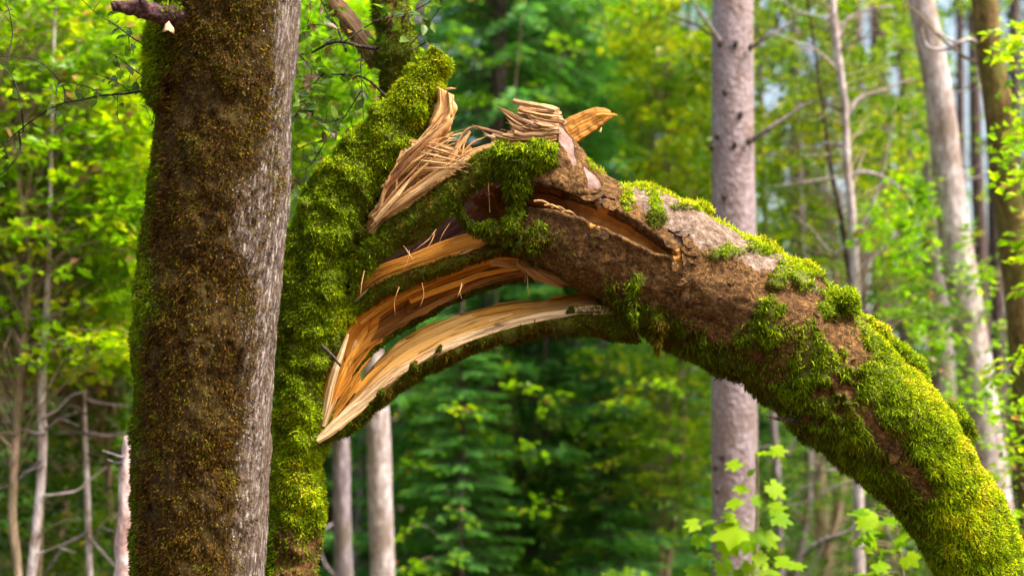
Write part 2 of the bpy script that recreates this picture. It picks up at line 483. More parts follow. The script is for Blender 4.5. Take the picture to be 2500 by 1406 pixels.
M_MOSS = m_moss(); M_BED = m_mossbed(); M_FG = m_bark_fg(); M_LOG = m_bark_log()
M_WOOD = m_wood("amber_inner_wood", (0.40, 0.13, 0.014), (0.68, 0.30, 0.040), (0.84, 0.47, 0.11), 0.3)
M_WOODP = m_wood("pale_split_wood", (0.50, 0.27, 0.12), (0.78, 0.52, 0.28), (0.86, 0.66, 0.43), 0.12)
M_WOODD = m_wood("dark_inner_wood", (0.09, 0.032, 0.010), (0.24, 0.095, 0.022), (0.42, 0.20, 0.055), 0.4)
M_SPLP = m_wood("pink_tan_splinter", (0.36, 0.145, 0.045), (0.70, 0.37, 0.145), (0.86, 0.57, 0.28), 0.12, (2.0, 160.0, 1.0))
M_SPLD = m_wood("russet_splinter", (0.10, 0.035, 0.013), (0.28, 0.115, 0.045), (0.46, 0.23, 0.10), 0.2, (2.0, 160.0, 1.0))
M_SPLL = m_wood("cream_splinter", (0.50, 0.25, 0.09), (0.78, 0.49, 0.23), (0.87, 0.65, 0.38), 0.1, (2.0, 160.0, 1.0))
M_SPLG = m_wood("weathered_splinter", (0.12, 0.052, 0.022), (0.40, 0.215, 0.10), (0.72, 0.51, 0.32), 0.25, (2.0, 150.0, 1.0))
M_RUST = m_wood('rust_heartwood', (0.10, 0.026, 0.006), (0.26, 0.085, 0.018), (0.40, 0.16, 0.035), 0.4)
M_PLANK = m_wood('dark_amber_plank', (0.26, 0.08, 0.010), (0.44, 0.175, 0.024), (0.56, 0.26, 0.05), 0.4)
M_PEACH = m_wood('peach_split_wood', (0.52, 0.24, 0.055), (0.78, 0.44, 0.13), (0.86, 0.56, 0.22), 0.12, (1.6, 60.0, 1.0))
M_INNER = m_wood("purple_brown_inner_bark", (0.085, 0.048, 0.055), (0.22, 0.135, 0.14), (0.38, 0.26, 0.26), 0.3)
M_TWIG = m_trunk("dark_twig_bark", (0.018, 0.012, 0.010), (0.05, 0.036, 0.030), (0.14, 0.11, 0.10), (80, 80, 80))
M_STUB = m_trunk("purple_stub_bark", (0.022, 0.010, 0.012), (0.095, 0.045, 0.05), (0.25, 0.15, 0.15), (70, 70, 70), 1.0)
M_SPRUCE = m_trunk("spruce_scale_bark", (0.20, 0.15, 0.165), (0.33, 0.26, 0.29), (0.50, 0.42, 0.48), (30, 30, 18), 0.45, (34, 34, 22), (0.24, 0.165, 0.15))
M_BEECH = m_trunk("pale_beech_bark", (0.20, 0.155, 0.15), (0.45, 0.39, 0.41), (0.72, 0.67, 0.72), (20, 20, 9), 0.8, None, (0.20, 0.145, 0.115))
M_GREY = m_trunk("grey_violet_bark", (0.13, 0.10, 0.115), (0.26, 0.21, 0.25), (0.42, 0.36, 0.42), (20, 20, 9), 0.7, None, (0.14, 0.12, 0.08))
M_MOSSY = m_trunk("brown_mossy_bark", (0.045, 0.026, 0.010), (0.13, 0.080, 0.028), (0.26, 0.19, 0.07), (22, 22, 10), 0.9, None, (0.12, 0.12, 0.02))
M_TAN = m_trunk("tan_sapling_bark", (0.14, 0.085, 0.055), (0.28, 0.20, 0.14), (0.45, 0.35, 0.28), (30, 30, 10), 0.6, None, (0.14, 0.12, 0.06))
M_DARKT = m_trunk("dark_conifer_bark", (0.035, 0.022, 0.022), (0.09, 0.062, 0.062), (0.18, 0.13, 0.135), (20, 20, 9), 0.8)
M_SNAG = m_trunk("peeling_birch_bark", (0.11, 0.055, 0.05), (0.52, 0.38, 0.38), (0.75, 0.64, 0.66), (14, 14, 9), 0.8, None, (0.20, 0.09, 0.075))
M_LEAFY = m_leaf("yellow_green_leaf", [(0.0, (0.040, 0.10, 0.003)), (0.35, (0.11, 0.24, 0.003)), (0.7, (0.23, 0.38, 0.003)), (0.92, (0.42, 0.47, 0.004)), (0.96, (0.30, 0.13, 0.06)), (1.0, (0.34, 0.20, 0.13))], trans=0.55, boost=1.7)
M_LEAFG = m_leaf("olive_green_leaf", [(0.0, (0.022, 0.060, 0.004)), (0.4, (0.070, 0.165, 0.004)), (0.8, (0.19, 0.29, 0.004)), (1.0, (0.40, 0.36, 0.008))], trans=0.5, boost=1.6)
M_NEEDLE = m_leaf("spruce_needles", [(0.0, (0.024, 0.085, 0.024)), (0.35, (0.052, 0.180, 0.038)), (0.65, (0.105, 0.31, 0.042)), (1.0, (0.21, 0.43, 0.018))], trans=0.42, boost=1.6)
M_FAR = m_leaf("far_foliage", [(0.0, (0.012, 0.034, 0.014)), (0.5, (0.030, 0.080, 0.022)), (1.0, (0.11, 0.17, 0.015))], trans=0.4)

# ================================================================== front tree with the shaggy brown moss
def front_tree():
    rng = np.random.RandomState(11)
    path = [(483, 2150, 5.45), (483, 1850, 5.45), (483, 1500, 5.45), (487, 1406, 5.45), (492, 1150, 5.45), (501, 900, 5.45), (518, 650, 5.45), (539, 450, 5.45),
            (549, 250, 5.45), (556, 100, 5.45), (560, -60, 5.45), (566, -400, 5.45)]
    rad = [215, 172, 163, 160, 161, 165, 170, 165, 162, 168, 172, 170]
    base = P(483, 2150, 5.45)
    root = thing("mossy_tree", "thick upright trunk shaggy with brown moss, its other flank of bare grey flecked bark", "tree", (base[0], base[1], 0.0))
    g = tube(path, rad, N=460, M=200)
    th = np.broadcast_to(g.th, (g.N, g.M)).copy()
    if P(*path[3])[0] is not None and (g.n2 @ RIGHT).mean() < 0: th = -th
    px, py = to_px(g.V)
    p = g.V
    lump = fbm(p, 7, 3, 1) - 0.5; fine = fbm(p * np.array([1, 1, 0.6]), 45, 3, 2) - 0.5
    edge = fbm(p * np.array([1, 1, 0.35]), 6, 3, 3) - 0.5
    side = th + edge * 1.6 - 0.30 + 0.12 * np.sin(py / 190.0) + 0.30 * sstep(500, 0, py)
    mo = sstep(1.05, -0.15, side) * sstep(-3.0, -2.5, th)
    ridge = (fbm(p * np.array([1, 1, 0.10]), 42, 3, 8) - 0.5) * 0.026 * (1 - mo)
    bul = np.exp(-((th + 1.5) / 0.55) ** 2) * (sstep(20, 70, py) * sstep(275, 235, py) * 0.030)
    bul += np.exp(-((th + 1.5) / 0.5) ** 2) * (sstep(640, 740, py) * sstep(900, 800, py) * 0.018)
    hollow = -np.exp(-((th + 0.95) / 0.3) ** 2) * np.exp(-((py - 170) / 95) ** 2) * 0.03
    g.displace(lump * (0.018 + 0.030 * mo) + fine * (0.010 + 0.016 * mo) + ridge + bul + hollow)
    g.attrs = {"moss": mo}
    trunk = g.make("trunk", [M_FG], root)
    acc = Acc()
    def tint(q, n):
        x, y = to_px(q)
        cx = np.interp(y, [0, 450, 900, 1406], [556, 539, 501, 487]); s = (x - cx) / 165
        b = 0.09 + 0.50 * (fbm(q, 6, 3, 21) - 0.45) + 0.42 * (fbm(q, 26, 2, 22) - 0.5)
        b = b + 0.30 * sstep(-0.84, -1.0, s) + 0.12 * np.exp(-((y - 130) / 90) ** 2) * sstep(-0.55, -0.9, s)
        b = b + 0.16 * np.exp(-((y - 730) / 80) ** 2) * sstep(-0.3, -0.8, s)
        b = b + 0.10 * sstep(500, 200, y) * sstep(-0.3, 0.2, s)
        return b
    m = mo * (0.25 + 0.75 * sstep(0.36, 0.56, fbm(p, 16, 3, 31)))
    rim = np.exp(-((th + 1.6) / 0.45) ** 2)
    moss(acc, g, np.clip(m * (0.8 + 0.4 * rim), 0, 1.3), rng, 38000, 0.017, 0.0040, 0.75, tint, 0.8)
    bulm = np.exp(-((th + 1.45) / 0.5) ** 2) * sstep(10, 70, py) * sstep(285, 235, py)
    moss(acc, g, bulm, rng, 40000, 0.028, 0.004, 0.6, tint, 0.7)
    acc.make("moss", [M_MOSS], trunk, kind="stuff")
    # small pale bark flakes standing off the bare side
    fl = Acc()
    r = sample(g, 2600, sstep(-0.15, 0.5, th + edge) * sstep(1.9, 1.6, th) * sstep(0.48, 0.66, fbm(p, 13, 2, 77)), rng)
    q, n = r[0], r[1]
    d = nz(np.cross(n, rng.randn(len(q), 3)))
    V, T = kites(q - d * 0.004, d + 0.25 * n, n, rng.uniform(0.004, 0.010, len(q)), rng.uniform(0.003, 0.006, len(q)), 0.15)
    fl.add(V, None, T, np.repeat(rng.rand(len(q)), 4))
    k = NT("pale_bark_flake"); mf = k.done(k.ramp(k.attr("tint"), [(0, (0.16, 0.115, 0.09)), (0.6, (0.27, 0.22, 0.20)), (1, (0.44, 0.39, 0.38))]), 0.8)
    fl.make("bark_flakes", [mf], trunk, kind="stuff")
    # broken branch stub at the top
    st = tube([(470, 62, 5.30), (440, 46, 5.24), (395, 34, 5.22), (350, 24, 5.20), (316, 19, 5.18), (290, 14, 5.17), (275, 16, 5.16)], [36, 30, 25, 21, 16, 12, 6], N=70, M=30)
    st.displace((fbm(st.V, 22, 4, 9) - 0.5) * 0.035)
    stub = st.make("branch_stub", [M_STUB], root)
    a2 = Acc(); x, y = to_px(st.V)
    moss(a2, st, sstep(380, 430, x) * sstep(50, 20, y), rng, 26000, 0.022, 0.004, 0.3, lambda q, n: 0.5 + 0.5 * (fbm(q, 14, 2, 3) - 0.3))
    a2.make("moss", [M_MOSS], stub, kind="stuff")
    stick = tube([(365, 32, 5.19), (350, 8, 5.16), (338, -25, 5.14)], [12, 9, 7], N=16, M=12); stick.displace((fbm(stick.V, 40, 3, 4) - 0.5) * 0.012)
    stick.make("snapped_twig", [M_STUB], root)
    fc = P(np.array([[396, 78, 5.10], [404, 60, 5.12], [412, 52, 5.13], [424, 70, 5.10], [425, 84, 5.09], [410, 74, 5.08], [402, 78, 5.09]]))
    ctr = fc.mean(0) - FWD * 0.008
    Vf = np.concatenate([fc, fc + FWD * 0.006, [ctr], [ctr + FWD * 0.014]]); n = 7; a = np.arange(n); b = (a + 1) % n
    part("torn_wood_chip", Vf, [np.stack([a, b, b + n, a + n], 1), np.concatenate([np.stack([b, a, np.full(n, 2 * n)], 1), np.stack([a + n, b + n, np.full(n, 2 * n + 1)], 1)])],
         [M_WOODP], root, uv=np.random.RandomState(1).rand(2 * n + 2, 2) * 0.1, label="pale torn chip of wood under the stub")
    return root

# ================================================================== splinters
def splinter(parent, pts, w0, th0, mat, seed=0, name="splinter", tip=0.12, world=False, N=6, twist=0.35):
    """long tapered sliver of wood, four-sided, ragged, pointed or snapped at the tip"""
    r = np.random.RandomState(seed)
    C = crom3(np.asarray(pts, float) if world else P(np.asarray(pts, float)), N)
    t = nz(np.gradient(C, axis=0)); ref = nz(CAM - C)
    a0 = nz(np.cross(t, ref)); b0 = np.cross(t, a0)
    ang = np.linspace(0, twist * r.uniform(-1, 1), N)[:, None] + r.uniform(-0.6, 0.6)
    a = a0 * np.cos(ang) + b0 * np.sin(ang); b = -a0 * np.sin(ang) + b0 * np.cos(ang)
    prof = np.interp(np.linspace(0, 1, N), [0, 0.25, 0.75, 1], [0.85, 1, 0.7, tip])[:, None] * (1 + 0.14 * r.uniform(-1, 1, (N, 1)))
    w = w0 / 2 * prof; h = th0 / 2 * prof
    C = C + a * r.uniform(-0.10, 0.10, (N, 1)) * w0
    V = np.stack([C - a * w, C + b * h, C + a * w, C - b * h], 1)
    g = Grid(V); g.u = g.u + r.rand() * 5; g.v = g.v + r.rand() * 5
    return g.make(name, [mat], parent, smooth=False)

# ================================================================== the broken tree
def broken_tree():
    rng = np.random.RandomState(5)
    b0 = P(700, 2080, 6.15)
    root = thing("broken_tree", "snapped mossy tree whose splintered trunk arches over and falls away beside the upright trunk", "tree", (b0[0], b0[1], 0.0))
    D = 6.12
    # ---- standing trunk and the mossy bough that is left of it
    path = [(700, 2080, D), (703, 1700, D), (708, 1450, D), (714, 1330, D), (718, 1240, D), (722, 1150, D), (736, 1050, D), (741, 950, D), (752, 850, D), (772, 750, D), (786, 650, D),
            (803, 565, D), (850, 470, D), (915, 375, D - .02), (980, 280, D - .04), (1034, 200, D - .06), (1062, 158, D - .07), (1076, 136, D - .07)]
    rad = [95, 70, 60, 54, 52, 53, 60, 60, 68, 82, 84, 84, 80, 66, 54, 40, 30, 14]
    g = tube(path, rad, N=420, M=150)
    px, py = to_px(g.V); p = g.V
    lump = fbm(p, 9, 3, 41) - 0.5; lump2 = fbm(p, 24, 3, 42) - 0.5
    clump = sstep(0.42, 0.62, fbm(p, 12, 3, 46))
    bulge = np.exp(-((px - 735) / 55) ** 2 - ((py - 1190) / 85) ** 2) * 0.045
    g.displace(lump * 0.06 + lump2 * 0.022 + bulge + clump * 0.026)
    low = sstep(1240, 1330, py)
    mo = 1 - 0.85 * low * sstep(665, 690, px)
    g.attrs = {"moss": np.full(px.shape, 0.9) - 0.9 * low * sstep(665, 690, px), "grey": px * 0, "bare": px * 0, "pink": px * 0}
    trunk = g.make("trunk", [M_LOG], root)
    acc = Acc()
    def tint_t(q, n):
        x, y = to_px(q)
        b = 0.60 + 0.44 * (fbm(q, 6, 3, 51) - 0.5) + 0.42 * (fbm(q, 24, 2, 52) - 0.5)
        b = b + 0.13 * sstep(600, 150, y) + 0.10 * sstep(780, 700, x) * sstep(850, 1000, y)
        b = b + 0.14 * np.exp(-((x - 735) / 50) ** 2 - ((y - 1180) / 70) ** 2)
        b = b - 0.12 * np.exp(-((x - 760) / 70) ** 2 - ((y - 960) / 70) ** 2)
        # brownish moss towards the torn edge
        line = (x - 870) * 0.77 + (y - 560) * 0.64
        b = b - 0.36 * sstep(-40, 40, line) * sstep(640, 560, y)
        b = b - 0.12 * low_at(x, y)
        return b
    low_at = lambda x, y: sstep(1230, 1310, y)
    flow = nz(np.array([0.25, -0.2, -0.5])) * 0.5
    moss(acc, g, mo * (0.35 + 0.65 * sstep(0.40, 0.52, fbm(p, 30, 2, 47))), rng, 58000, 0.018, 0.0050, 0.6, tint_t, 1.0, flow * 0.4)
    acc.make("moss", [M_MOSS], trunk, kind="stuff")

    # ---- dark mossy limb standing behind the bough, with a dead limb and twigs
    lim = tube([(962, 330, 6.42), (960, 255, 6.42), (966, 200, 6.42), (968, 150, 6.42), (962, 75, 6.42), (952, 0, 6.42), (948, -120, 6.42), (940, -330, 6.45)], [20, 27, 38, 47, 43, 41, 40, 36], N=130, M=70)
    lim.displace((fbm(lim.V, 12, 3, 61) - 0.5) * 0.045 + (fbm(lim.V, 40, 2, 62) - 0.5) * 0.012)
    x, y = to_px(lim.V)
    lim.attrs = {"moss": 0.75 - 0.8 * np.exp(-((x - 955) / 7) ** 2) * sstep(120, 60, y), "grey": x * 0, "bare": x * 0, "pink": x * 0}
    limb = lim.make("limb", [M_LOG], root)
    acc = Acc()
    def tint_l(q, n):
        x, y = to_px(q)
        return 0.40 + 0.34 * (fbm(q, 9, 3, 63) - 0.5) + 0.16 * sstep(985, 1010, x) + 0.10 * sstep(930, 910, x)
    moss(acc, lim, lim.attrs["moss"] > 0.4, rng, 40000, 0.022, 0.0042, 0.6, tint_l)
    acc.make("moss", [M_MOSS], limb, kind="stuff")
    dl = tube([(925, 160, 6.46), (900, 115, 6.48), (868, 72, 6.5), (835, 28, 6.52), (805, -15, 6.54), (770, -80, 6.56)], [18, 22, 23, 21, 19, 15], N=60, M=26)
    a_ = np.abs(np.sin(np.linspace(0, 2 * pi, 26) * 4))
    dl.displace((fbm(dl.V, 30, 3, 65) - 0.5) * 0.02 + (vnoise(np.stack(np.broadcast_arrays(dl.u[:, None] * 4, np.linspace(0, 12, 26)[None], 0 * dl.u[:, None]), -1), 6) - 0.5) * 0.025)
    dlo = dl.make("dead_limb", [M_SPLG], root, label="bare weathered limb with stripped brown wood")
    acc = Acc(); x, y = to_px(dl.V)
    moss(acc, dl, ((x - 868) * 0.75 - (y - 72) * 0.66 < -8) * 1.0, rng, 16000, 0.02, 0.004, 0.8, lambda q, n: 0.45 + 0 * q[:, 0])
    acc.make("moss", [M_MOSS], dlo, kind="stuff")

    # ---- torn wood under the bough: one jagged slab with grain
    slab_o = [(905, 590, 6.08), (925, 505, 6.05), (958, 440, 6.04), (1005, 372, 6.03), (1050, 308, 6.02), (1070, 255, 6.02), (1072, 213, 6.02)]
    slab_i = [(910, 572, 6.00), (938, 490, 6.00), (968, 430, 5.99), (1015, 378, 5.99), (1082, 325, 5.98), (1106, 275, 5.98), (1103, 232, 5.99)]
    s = loft([slab_o, slab_i, [(a + 3, b + 2, c + .14) for a, b, c in slab_i], [(a - 4, b, c + .2) for a, b, c in slab_o]], N=120, sub=[36, 4, 6, 2])
    s.displace((vnoise(np.stack(np.broadcast_arrays(s.u[:, None] * 3, s.v[None] * 55, 0 * s.u[:, None]), -1), 3) - 0.5) * 0.035 + (vnoise(np.stack(np.broadcast_arrays(s.u[:, None] * 6, s.v[None] * 220, 0 * s.u[:, None]), -1), 4) - 0.5) * 0.012 + (vnoise(np.stack(np.broadcast_arrays(s.u[:, None] * 30, s.v[None] * 12, 0 * s.u[:, None]), -1), 5) - 0.5) * 0.02)
    s.make("torn_slab", [M_SPLP], root, label="pinkish torn slab of fresh wood under the mossy bough")
    # brown hollow wood behind the splinters
    h1 = loft([[(900, 575, 6.16), (950, 480, 6.18), (1000, 420, 6.2), (1080, 380, 6.2), (1150, 360, 6.2)],
               [(905, 590, 6.10), (960, 520, 6.12), (1010, 470, 6.14), (1090, 425, 6.14), (1170, 385, 6.14)],
               [(905, 600, 6.3), (960, 530, 6.3), (1010, 480, 6.3), (1090, 435, 6.3), (1170, 395, 6.3)]], N=50, sub=[12, 3, 3])
    h1.displace((fbm(h1.V, 20, 3, 8) - 0.5) * 0.03)
    h1.make("hollow_wood", [M_WOODD], root)

    # ---- strip A: upper mossy strip of bark and wood bridging to the broken end
    dA = [6.03, 6.0, 5.98, 5.96, 5.95, 5.94, 5.93, 5.93, 5.92]
    z = lambda pts, off=0.0, dd=dA: [(a, b, dd[min(i, len(dd) - 1)] + off) for i, (a, b) in enumerate(pts)]
    rimA = z([(858, 578), (914, 518), (979, 470), (1059, 415), (1128, 374), (1195, 352), (1250, 347), (1310, 344), (1368, 338)], 0.045)
    topA = z([(868, 610), (930, 551), (1001, 503), (1081, 446), (1145, 396), (1200, 360), (1250, 355), (1310, 352), (1368, 345)], 0.03)
    midA = z([(858, 650), (930, 585), (1000, 540), (1075, 490), (1140, 438), (1205, 402), (1260, 390), (1315, 385), (1370, 385)], -0.035)
    botA = z([(850, 720), (925, 645), (995, 598), (1062, 560), (1112, 512), (1160, 462), (1215, 438), (1270, 432), (1345, 428)], 0.02)
    backA = z([(860, 690), (930, 625), (1000, 580), (1068, 535), (1115, 492), (1165, 445), (1215, 425), (1270, 420), (1345, 415)], 0.10)
    A = loft([rimA, topA, midA, botA, backA], N=230, sub=[8, 14, 18, 6, 12], bulge=[0, .01, .012, 0, 0])
    bm = np.isin(A.band, (1, 2))
    px, py = to_px(A.V)
    nmA = fbm(A.V, 13, 3, 71)
    A.displace(np.where(bm[None], (nmA - 0.45) * 0.035 + (fbm(A.V, 40, 2, 72) - .5) * 0.014, (fbm(A.V, 25, 2, 73) - .5) * 0.012))
    A.attrs = {"moss": np.where(bm[None], 0.8, 0) + 0 * px, "grey": px * 0, "bare": px * 0, "pink": px * 0}
    sA = A.make("upper_strip", [M_SPLP, M_LOG, M_WOOD], root, bandmat=[0, 1, 1, 2, 2], capmat=0)
    acc = Acc()
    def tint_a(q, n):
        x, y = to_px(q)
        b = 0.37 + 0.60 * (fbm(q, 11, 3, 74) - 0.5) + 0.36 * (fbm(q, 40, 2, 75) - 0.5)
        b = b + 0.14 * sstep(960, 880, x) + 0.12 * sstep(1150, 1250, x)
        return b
    mA = bm[None] * (0.35 + 0.65 * sstep(0.36, 0.52, fbm(A.V, 30, 2, 76)))
    mA1 = mA * sstep(1215, 1160, px)
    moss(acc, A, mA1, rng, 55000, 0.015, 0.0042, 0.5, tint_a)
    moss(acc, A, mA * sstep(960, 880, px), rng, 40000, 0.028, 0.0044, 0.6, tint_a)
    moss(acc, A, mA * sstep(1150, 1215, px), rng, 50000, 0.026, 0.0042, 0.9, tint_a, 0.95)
    acc.make("moss", [M_MOSS], sA, kind="stuff")

    # ---- inner far side of the split trunk, purple brown
    ish = loft([[(850, 700, 6.22), (920, 630, 6.26), (1000, 580, 6.28), (1090, 520, 6.28), (1160, 455, 6.26), (1230, 425, 6.22), (1285, 440, 6.2)],
                [(855, 740, 6.18), (930, 680, 6.28), (1010, 630, 6.34), (1100, 580, 6.36), (1180, 540, 6.34), (1240, 530, 6.28), (1285, 540, 6.2)],
                [(860, 790, 6.16), (930, 730, 6.2), (1010, 680, 6.22), (1100, 645, 6.24), (1180, 620, 6.22), (1240, 610, 6.2), (1285, 610, 6.2)],
                [(870, 770, 6.4), (930, 710, 6.44), (1010, 660, 6.46), (1100, 615, 6.46), (1180, 570, 6.46), (1240, 550, 6.42), (1285, 560, 6.4)]], N=90, sub=[14, 14, 3, 6])
    ish.displace((vnoise(np.stack(np.broadcast_arrays(ish.u[:, None] * 2, ish.v[None] * 30, 0 * ish.u[:, None]), -1), 4) - 0.5) * 0.03)
    ish.make("inner_shell", [M_INNER], root)

    # ---- strip B: amber wood with a mossy lower edge
    dB = [6.10, 6.08, 6.05, 6.03, 6.01, 6.0, 6.0]
    tB = z([(848, 735), (905, 660), (1000, 622), (1085, 588), (1155, 568), (1230, 562), (1310, 575)], 0.10, dB)
    mB = z([(846, 752), (905, 706), (1000, 662), (1085, 634), (1155, 612), (1230, 596), (1310, 602)], 0.0, dB)
    m2 = z([(843, 770), (905, 730), (1000, 680), (1085, 652), (1155, 628), (1230, 610), (1310, 618)], -0.025, dB)
    lB = z([(842, 788), (900, 748), (1000, 700), (1085, 668), (1155, 642), (1230, 622), (1310, 632)], 0.015, dB)
    kB = z([(846, 775), (903, 728), (1000, 685), (1085, 652), (1155, 628), (1230, 608), (1310, 620)], 0.14, dB)
    B = loft([tB, mB, m2, lB, kB], N=260, sub=[34, 8, 8, 4, 8], bulge=[-0.012, .008, .008, 0, 0])
    bm = np.isin(B.band, (1, 2)); px, py = to_px(B.V)
    gr = (vnoise(np.stack(np.broadcast_arrays(B.u[:, None] * 3, B.v[None] * 45, 0 * B.u[:, None]), -1), 5) - 0.5)
    B.displace(np.where(bm[None], (fbm(B.V, 15, 3, 81) - .45) * 0.03, gr * 0.014 + (vnoise(np.stack(np.broadcast_arrays(B.u[:, None] * 5, B.v[None] * 140, 0 * B.u[:, None]), -1), 19) - .5) * 0.008))
    B.attrs = {"moss": np.where(bm[None], 0.75, 0) + 0 * px, "grey": px * 0, "bare": px * 0, "pink": px * 0}
    sB = B.make("middle_strip", [M_WOOD, M_LOG, M_WOODD], root, bandmat=[0, 1, 1, 2, 2])
    acc = Acc()
    tint_b = lambda q, n: 0.30 + 0.40 * (fbm(q, 13, 3, 84) - 0.5) + 0.22 * (fbm(q, 45, 2, 85) - 0.5) + 0.17 * sstep(960, 870, to_px(q)[0]) - 0.10 * sstep(1080, 1180, to_px(q)[0])
    moss(acc, B, bm[None] * sstep(835, 870, px), rng, 55000, 0.016, 0.004, 0.6, tint_b)
    acc.make("moss", [M_MOSS], sB, kind="stuff")

    # ---- strip C: the hollow amber inside that runs down to the fork
    tC = [(782, 1052, 6.05), (797, 955, 6.06), (815, 890, 6.08), (838, 820, 6.1), (880, 765, 6.12), (1000, 696, 6.08), (1085, 664, 6.06), (1155, 638, 6.04), (1230, 618, 6.02), (1310, 632, 6.0)]
    cC = [(783, 1056, 6.06), (808, 968, 6.09), (836, 905, 6.13), (866, 840, 6.17), (915, 785, 6.2), (1015, 722, 6.2), (1092, 690, 6.18), (1162, 665, 6.15), (1235, 645, 6.11), (1305, 652, 6.05)]
    bC = [(784, 1062, 6.07), (818, 985, 6.10), (850, 935, 6.12), (888, 875, 6.15), (945, 822, 6.16), (1040, 765, 6.16), (1110, 728, 6.15), (1170, 702, 6.12), (1235, 685, 6.09), (1300, 675, 6.04)]
    uC = [(786, 1066, 6.10), (823, 992, 6.15), (856, 944, 6.18), (894, 884, 6.21), (951, 832, 6.24), (1045, 775, 6.24), (1114, 738, 6.22), (1173, 712, 6.2), (1237, 694, 6.16), (1300, 682, 6.1)]
    kC = [(786, 1050, 6.2), (812, 960, 6.24), (840, 900, 6.27), (872, 830, 6.32), (920, 775, 6.34), (1015, 712, 6.34), (1092, 682, 6.3), (1162, 655, 6.28), (1235, 632, 6.24), (1305, 642, 6.2)]
    Cc = loft([tC, cC, bC, uC, kC], N=280, sub=[34, 34, 6, 6, 6])
    gr = vnoise(np.stack(np.broadcast_arrays(Cc.u[:, None] * 3, Cc.v[None] * 38, 0 * Cc.u[:, None]), -1), 7)
    stp = np.floor(vnoise(np.stack(np.broadcast_arrays(Cc.u[:, None] * 2.2 + 3, Cc.v[None] * 16, 0 * Cc.u[:, None]), -1), 8) * 4) / 4
    Cc.displace(np.where((Cc.band < 2)[None], (gr - .5) * 0.012 + (stp - .4) * 0.04 + (vnoise(np.stack(np.broadcast_arrays(Cc.u[:, None] * 5, Cc.v[None] * 140, 0 * Cc.u[:, None]), -1), 18) - .5) * 0.008, (fbm(Cc.V, 30, 2, 9) - .5) * 0.02))
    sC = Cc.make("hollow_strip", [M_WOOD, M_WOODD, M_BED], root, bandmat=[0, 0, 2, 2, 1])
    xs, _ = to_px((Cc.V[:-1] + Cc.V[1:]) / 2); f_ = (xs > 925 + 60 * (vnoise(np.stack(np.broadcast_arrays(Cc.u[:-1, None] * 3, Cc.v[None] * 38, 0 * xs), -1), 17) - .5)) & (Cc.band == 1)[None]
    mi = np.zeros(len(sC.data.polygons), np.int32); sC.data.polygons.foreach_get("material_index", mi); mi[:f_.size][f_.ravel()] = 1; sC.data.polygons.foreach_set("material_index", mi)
    acc = Acc(); px, py = to_px(Cc.V)
    moss(acc, Cc, np.isin(Cc.band, (2, 3))[None] * sstep(850, 900, px), rng, 40000, 0.011, 0.004, 0.9, lambda q, n: 0.34 + 0.35 * (fbm(q, 20, 2, 3) - .5) + 0.2 * sstep(1000, 900, to_px(q)[0]))
    acc.make("moss", [M_MOSS], sC, kind="stuff")
    # loose shavings lying along the hollow strip
    for k, (pts, w) in enumerate([([(788, 1040, 6.04), (806, 950, 6.03), (826, 880, 6.03), (850, 815, 6.05)], .036), ([(792, 1035, 6.05), (820, 960, 6.05), (850, 890, 6.07), (872, 830, 6.1)], .026),
                                  ([(806, 1000, 6.05), (832, 930, 6.05), (862, 862, 6.08), (895, 808, 6.1)], .034), ([(830, 800, 6.09), (870, 765, 6.1), (905, 742, 6.12)], .02),
                                  ([(858, 945, 6.07), (878, 908, 6.08), (905, 872, 6.1)], .016), ([(880, 790, 6.1), (960, 735, 6.1), (1060, 690, 6.1)], .022), ([(1000, 735, 6.12), (1090, 700, 6.1), (1200, 665, 6.08), (1280, 655, 6.03)], .03)]):
        splinter(root, pts, w, 0.012, M_WOODP if k < 2 else M_WOOD, 300 + k, "wood_shaving", 0.3)

    # ---- strip D: the lower arch, amber inside, pale torn edge, mossy underside
    dD = [6.02, 6.02, 6.02, 6.0, 5.98, 5.97, 5.96, 5.95, 5.95]
    bk = z([(782, 1062), (868, 945), (950, 853), (1050, 796), (1150, 758), (1250, 738), (1350, 730), (1450, 722), (1535, 742)], 0.16, dD)
    f1 = z([(776, 1070), (850, 992), (945, 912), (1045, 850), (1150, 806), (1250, 778), (1350, 757), (1440, 745), (1535, 752)], 0.0, dD)
    f2 = z([(772, 1082), (850, 1032), (925, 962), (1010, 897), (1110, 848), (1205, 813), (1300, 788), (1400, 772), (1540, 766)], -0.02, dD)
    un = z([(790, 1085), (860, 1042), (932, 980), (1020, 920), (1115, 870), (1205, 838), (1305, 820), (1410, 812), (1560, 830)], 0.03, dD)
    ub = z([(800, 1078), (875, 1030), (940, 970), (1030, 905), (1125, 860), (1210, 828), (1310, 808), (1410, 800), (1560, 815)], 0.16, dD)
    Dg = loft([bk, f1, f2, un, ub], N=320, sub=[34, 26, 10, 6, 4], bulge=[-0.01, 0, .015, .01, 0])
    px, py = to_px(Dg.V); jag = (vnoise(np.stack(np.broadcast_arrays(Dg.u[:, None] * 9, Dg.v[None] * 12, 0 * Dg.u[:, None]), -1), 15) - .5)
    gr = (vnoise(np.stack(np.broadcast_arrays(Dg.u[:, None] * 3, Dg.v[None] * 42, 0 * Dg.u[:, None]), -1), 14) - .5)
    ms = np.isin(Dg.band, (2, 3)); fg_ = lambda G, a, b, s: vnoise(np.stack(np.broadcast_arrays(G.u[:, None] * a, G.v[None] * b, 0 * G.u[:, None]), -1), s) - .5
    ragged = np.exp(-((np.arange(Dg.M) - 60.0) / 3.0) ** 2)[None] * fg_(Dg, 14, 40, 77) * 0.03 + np.exp(-(np.minimum(np.arange(Dg.M), Dg.M - np.arange(Dg.M)) / 2.5) ** 2)[None] * fg_(Dg, 16, 20, 78) * 0.03
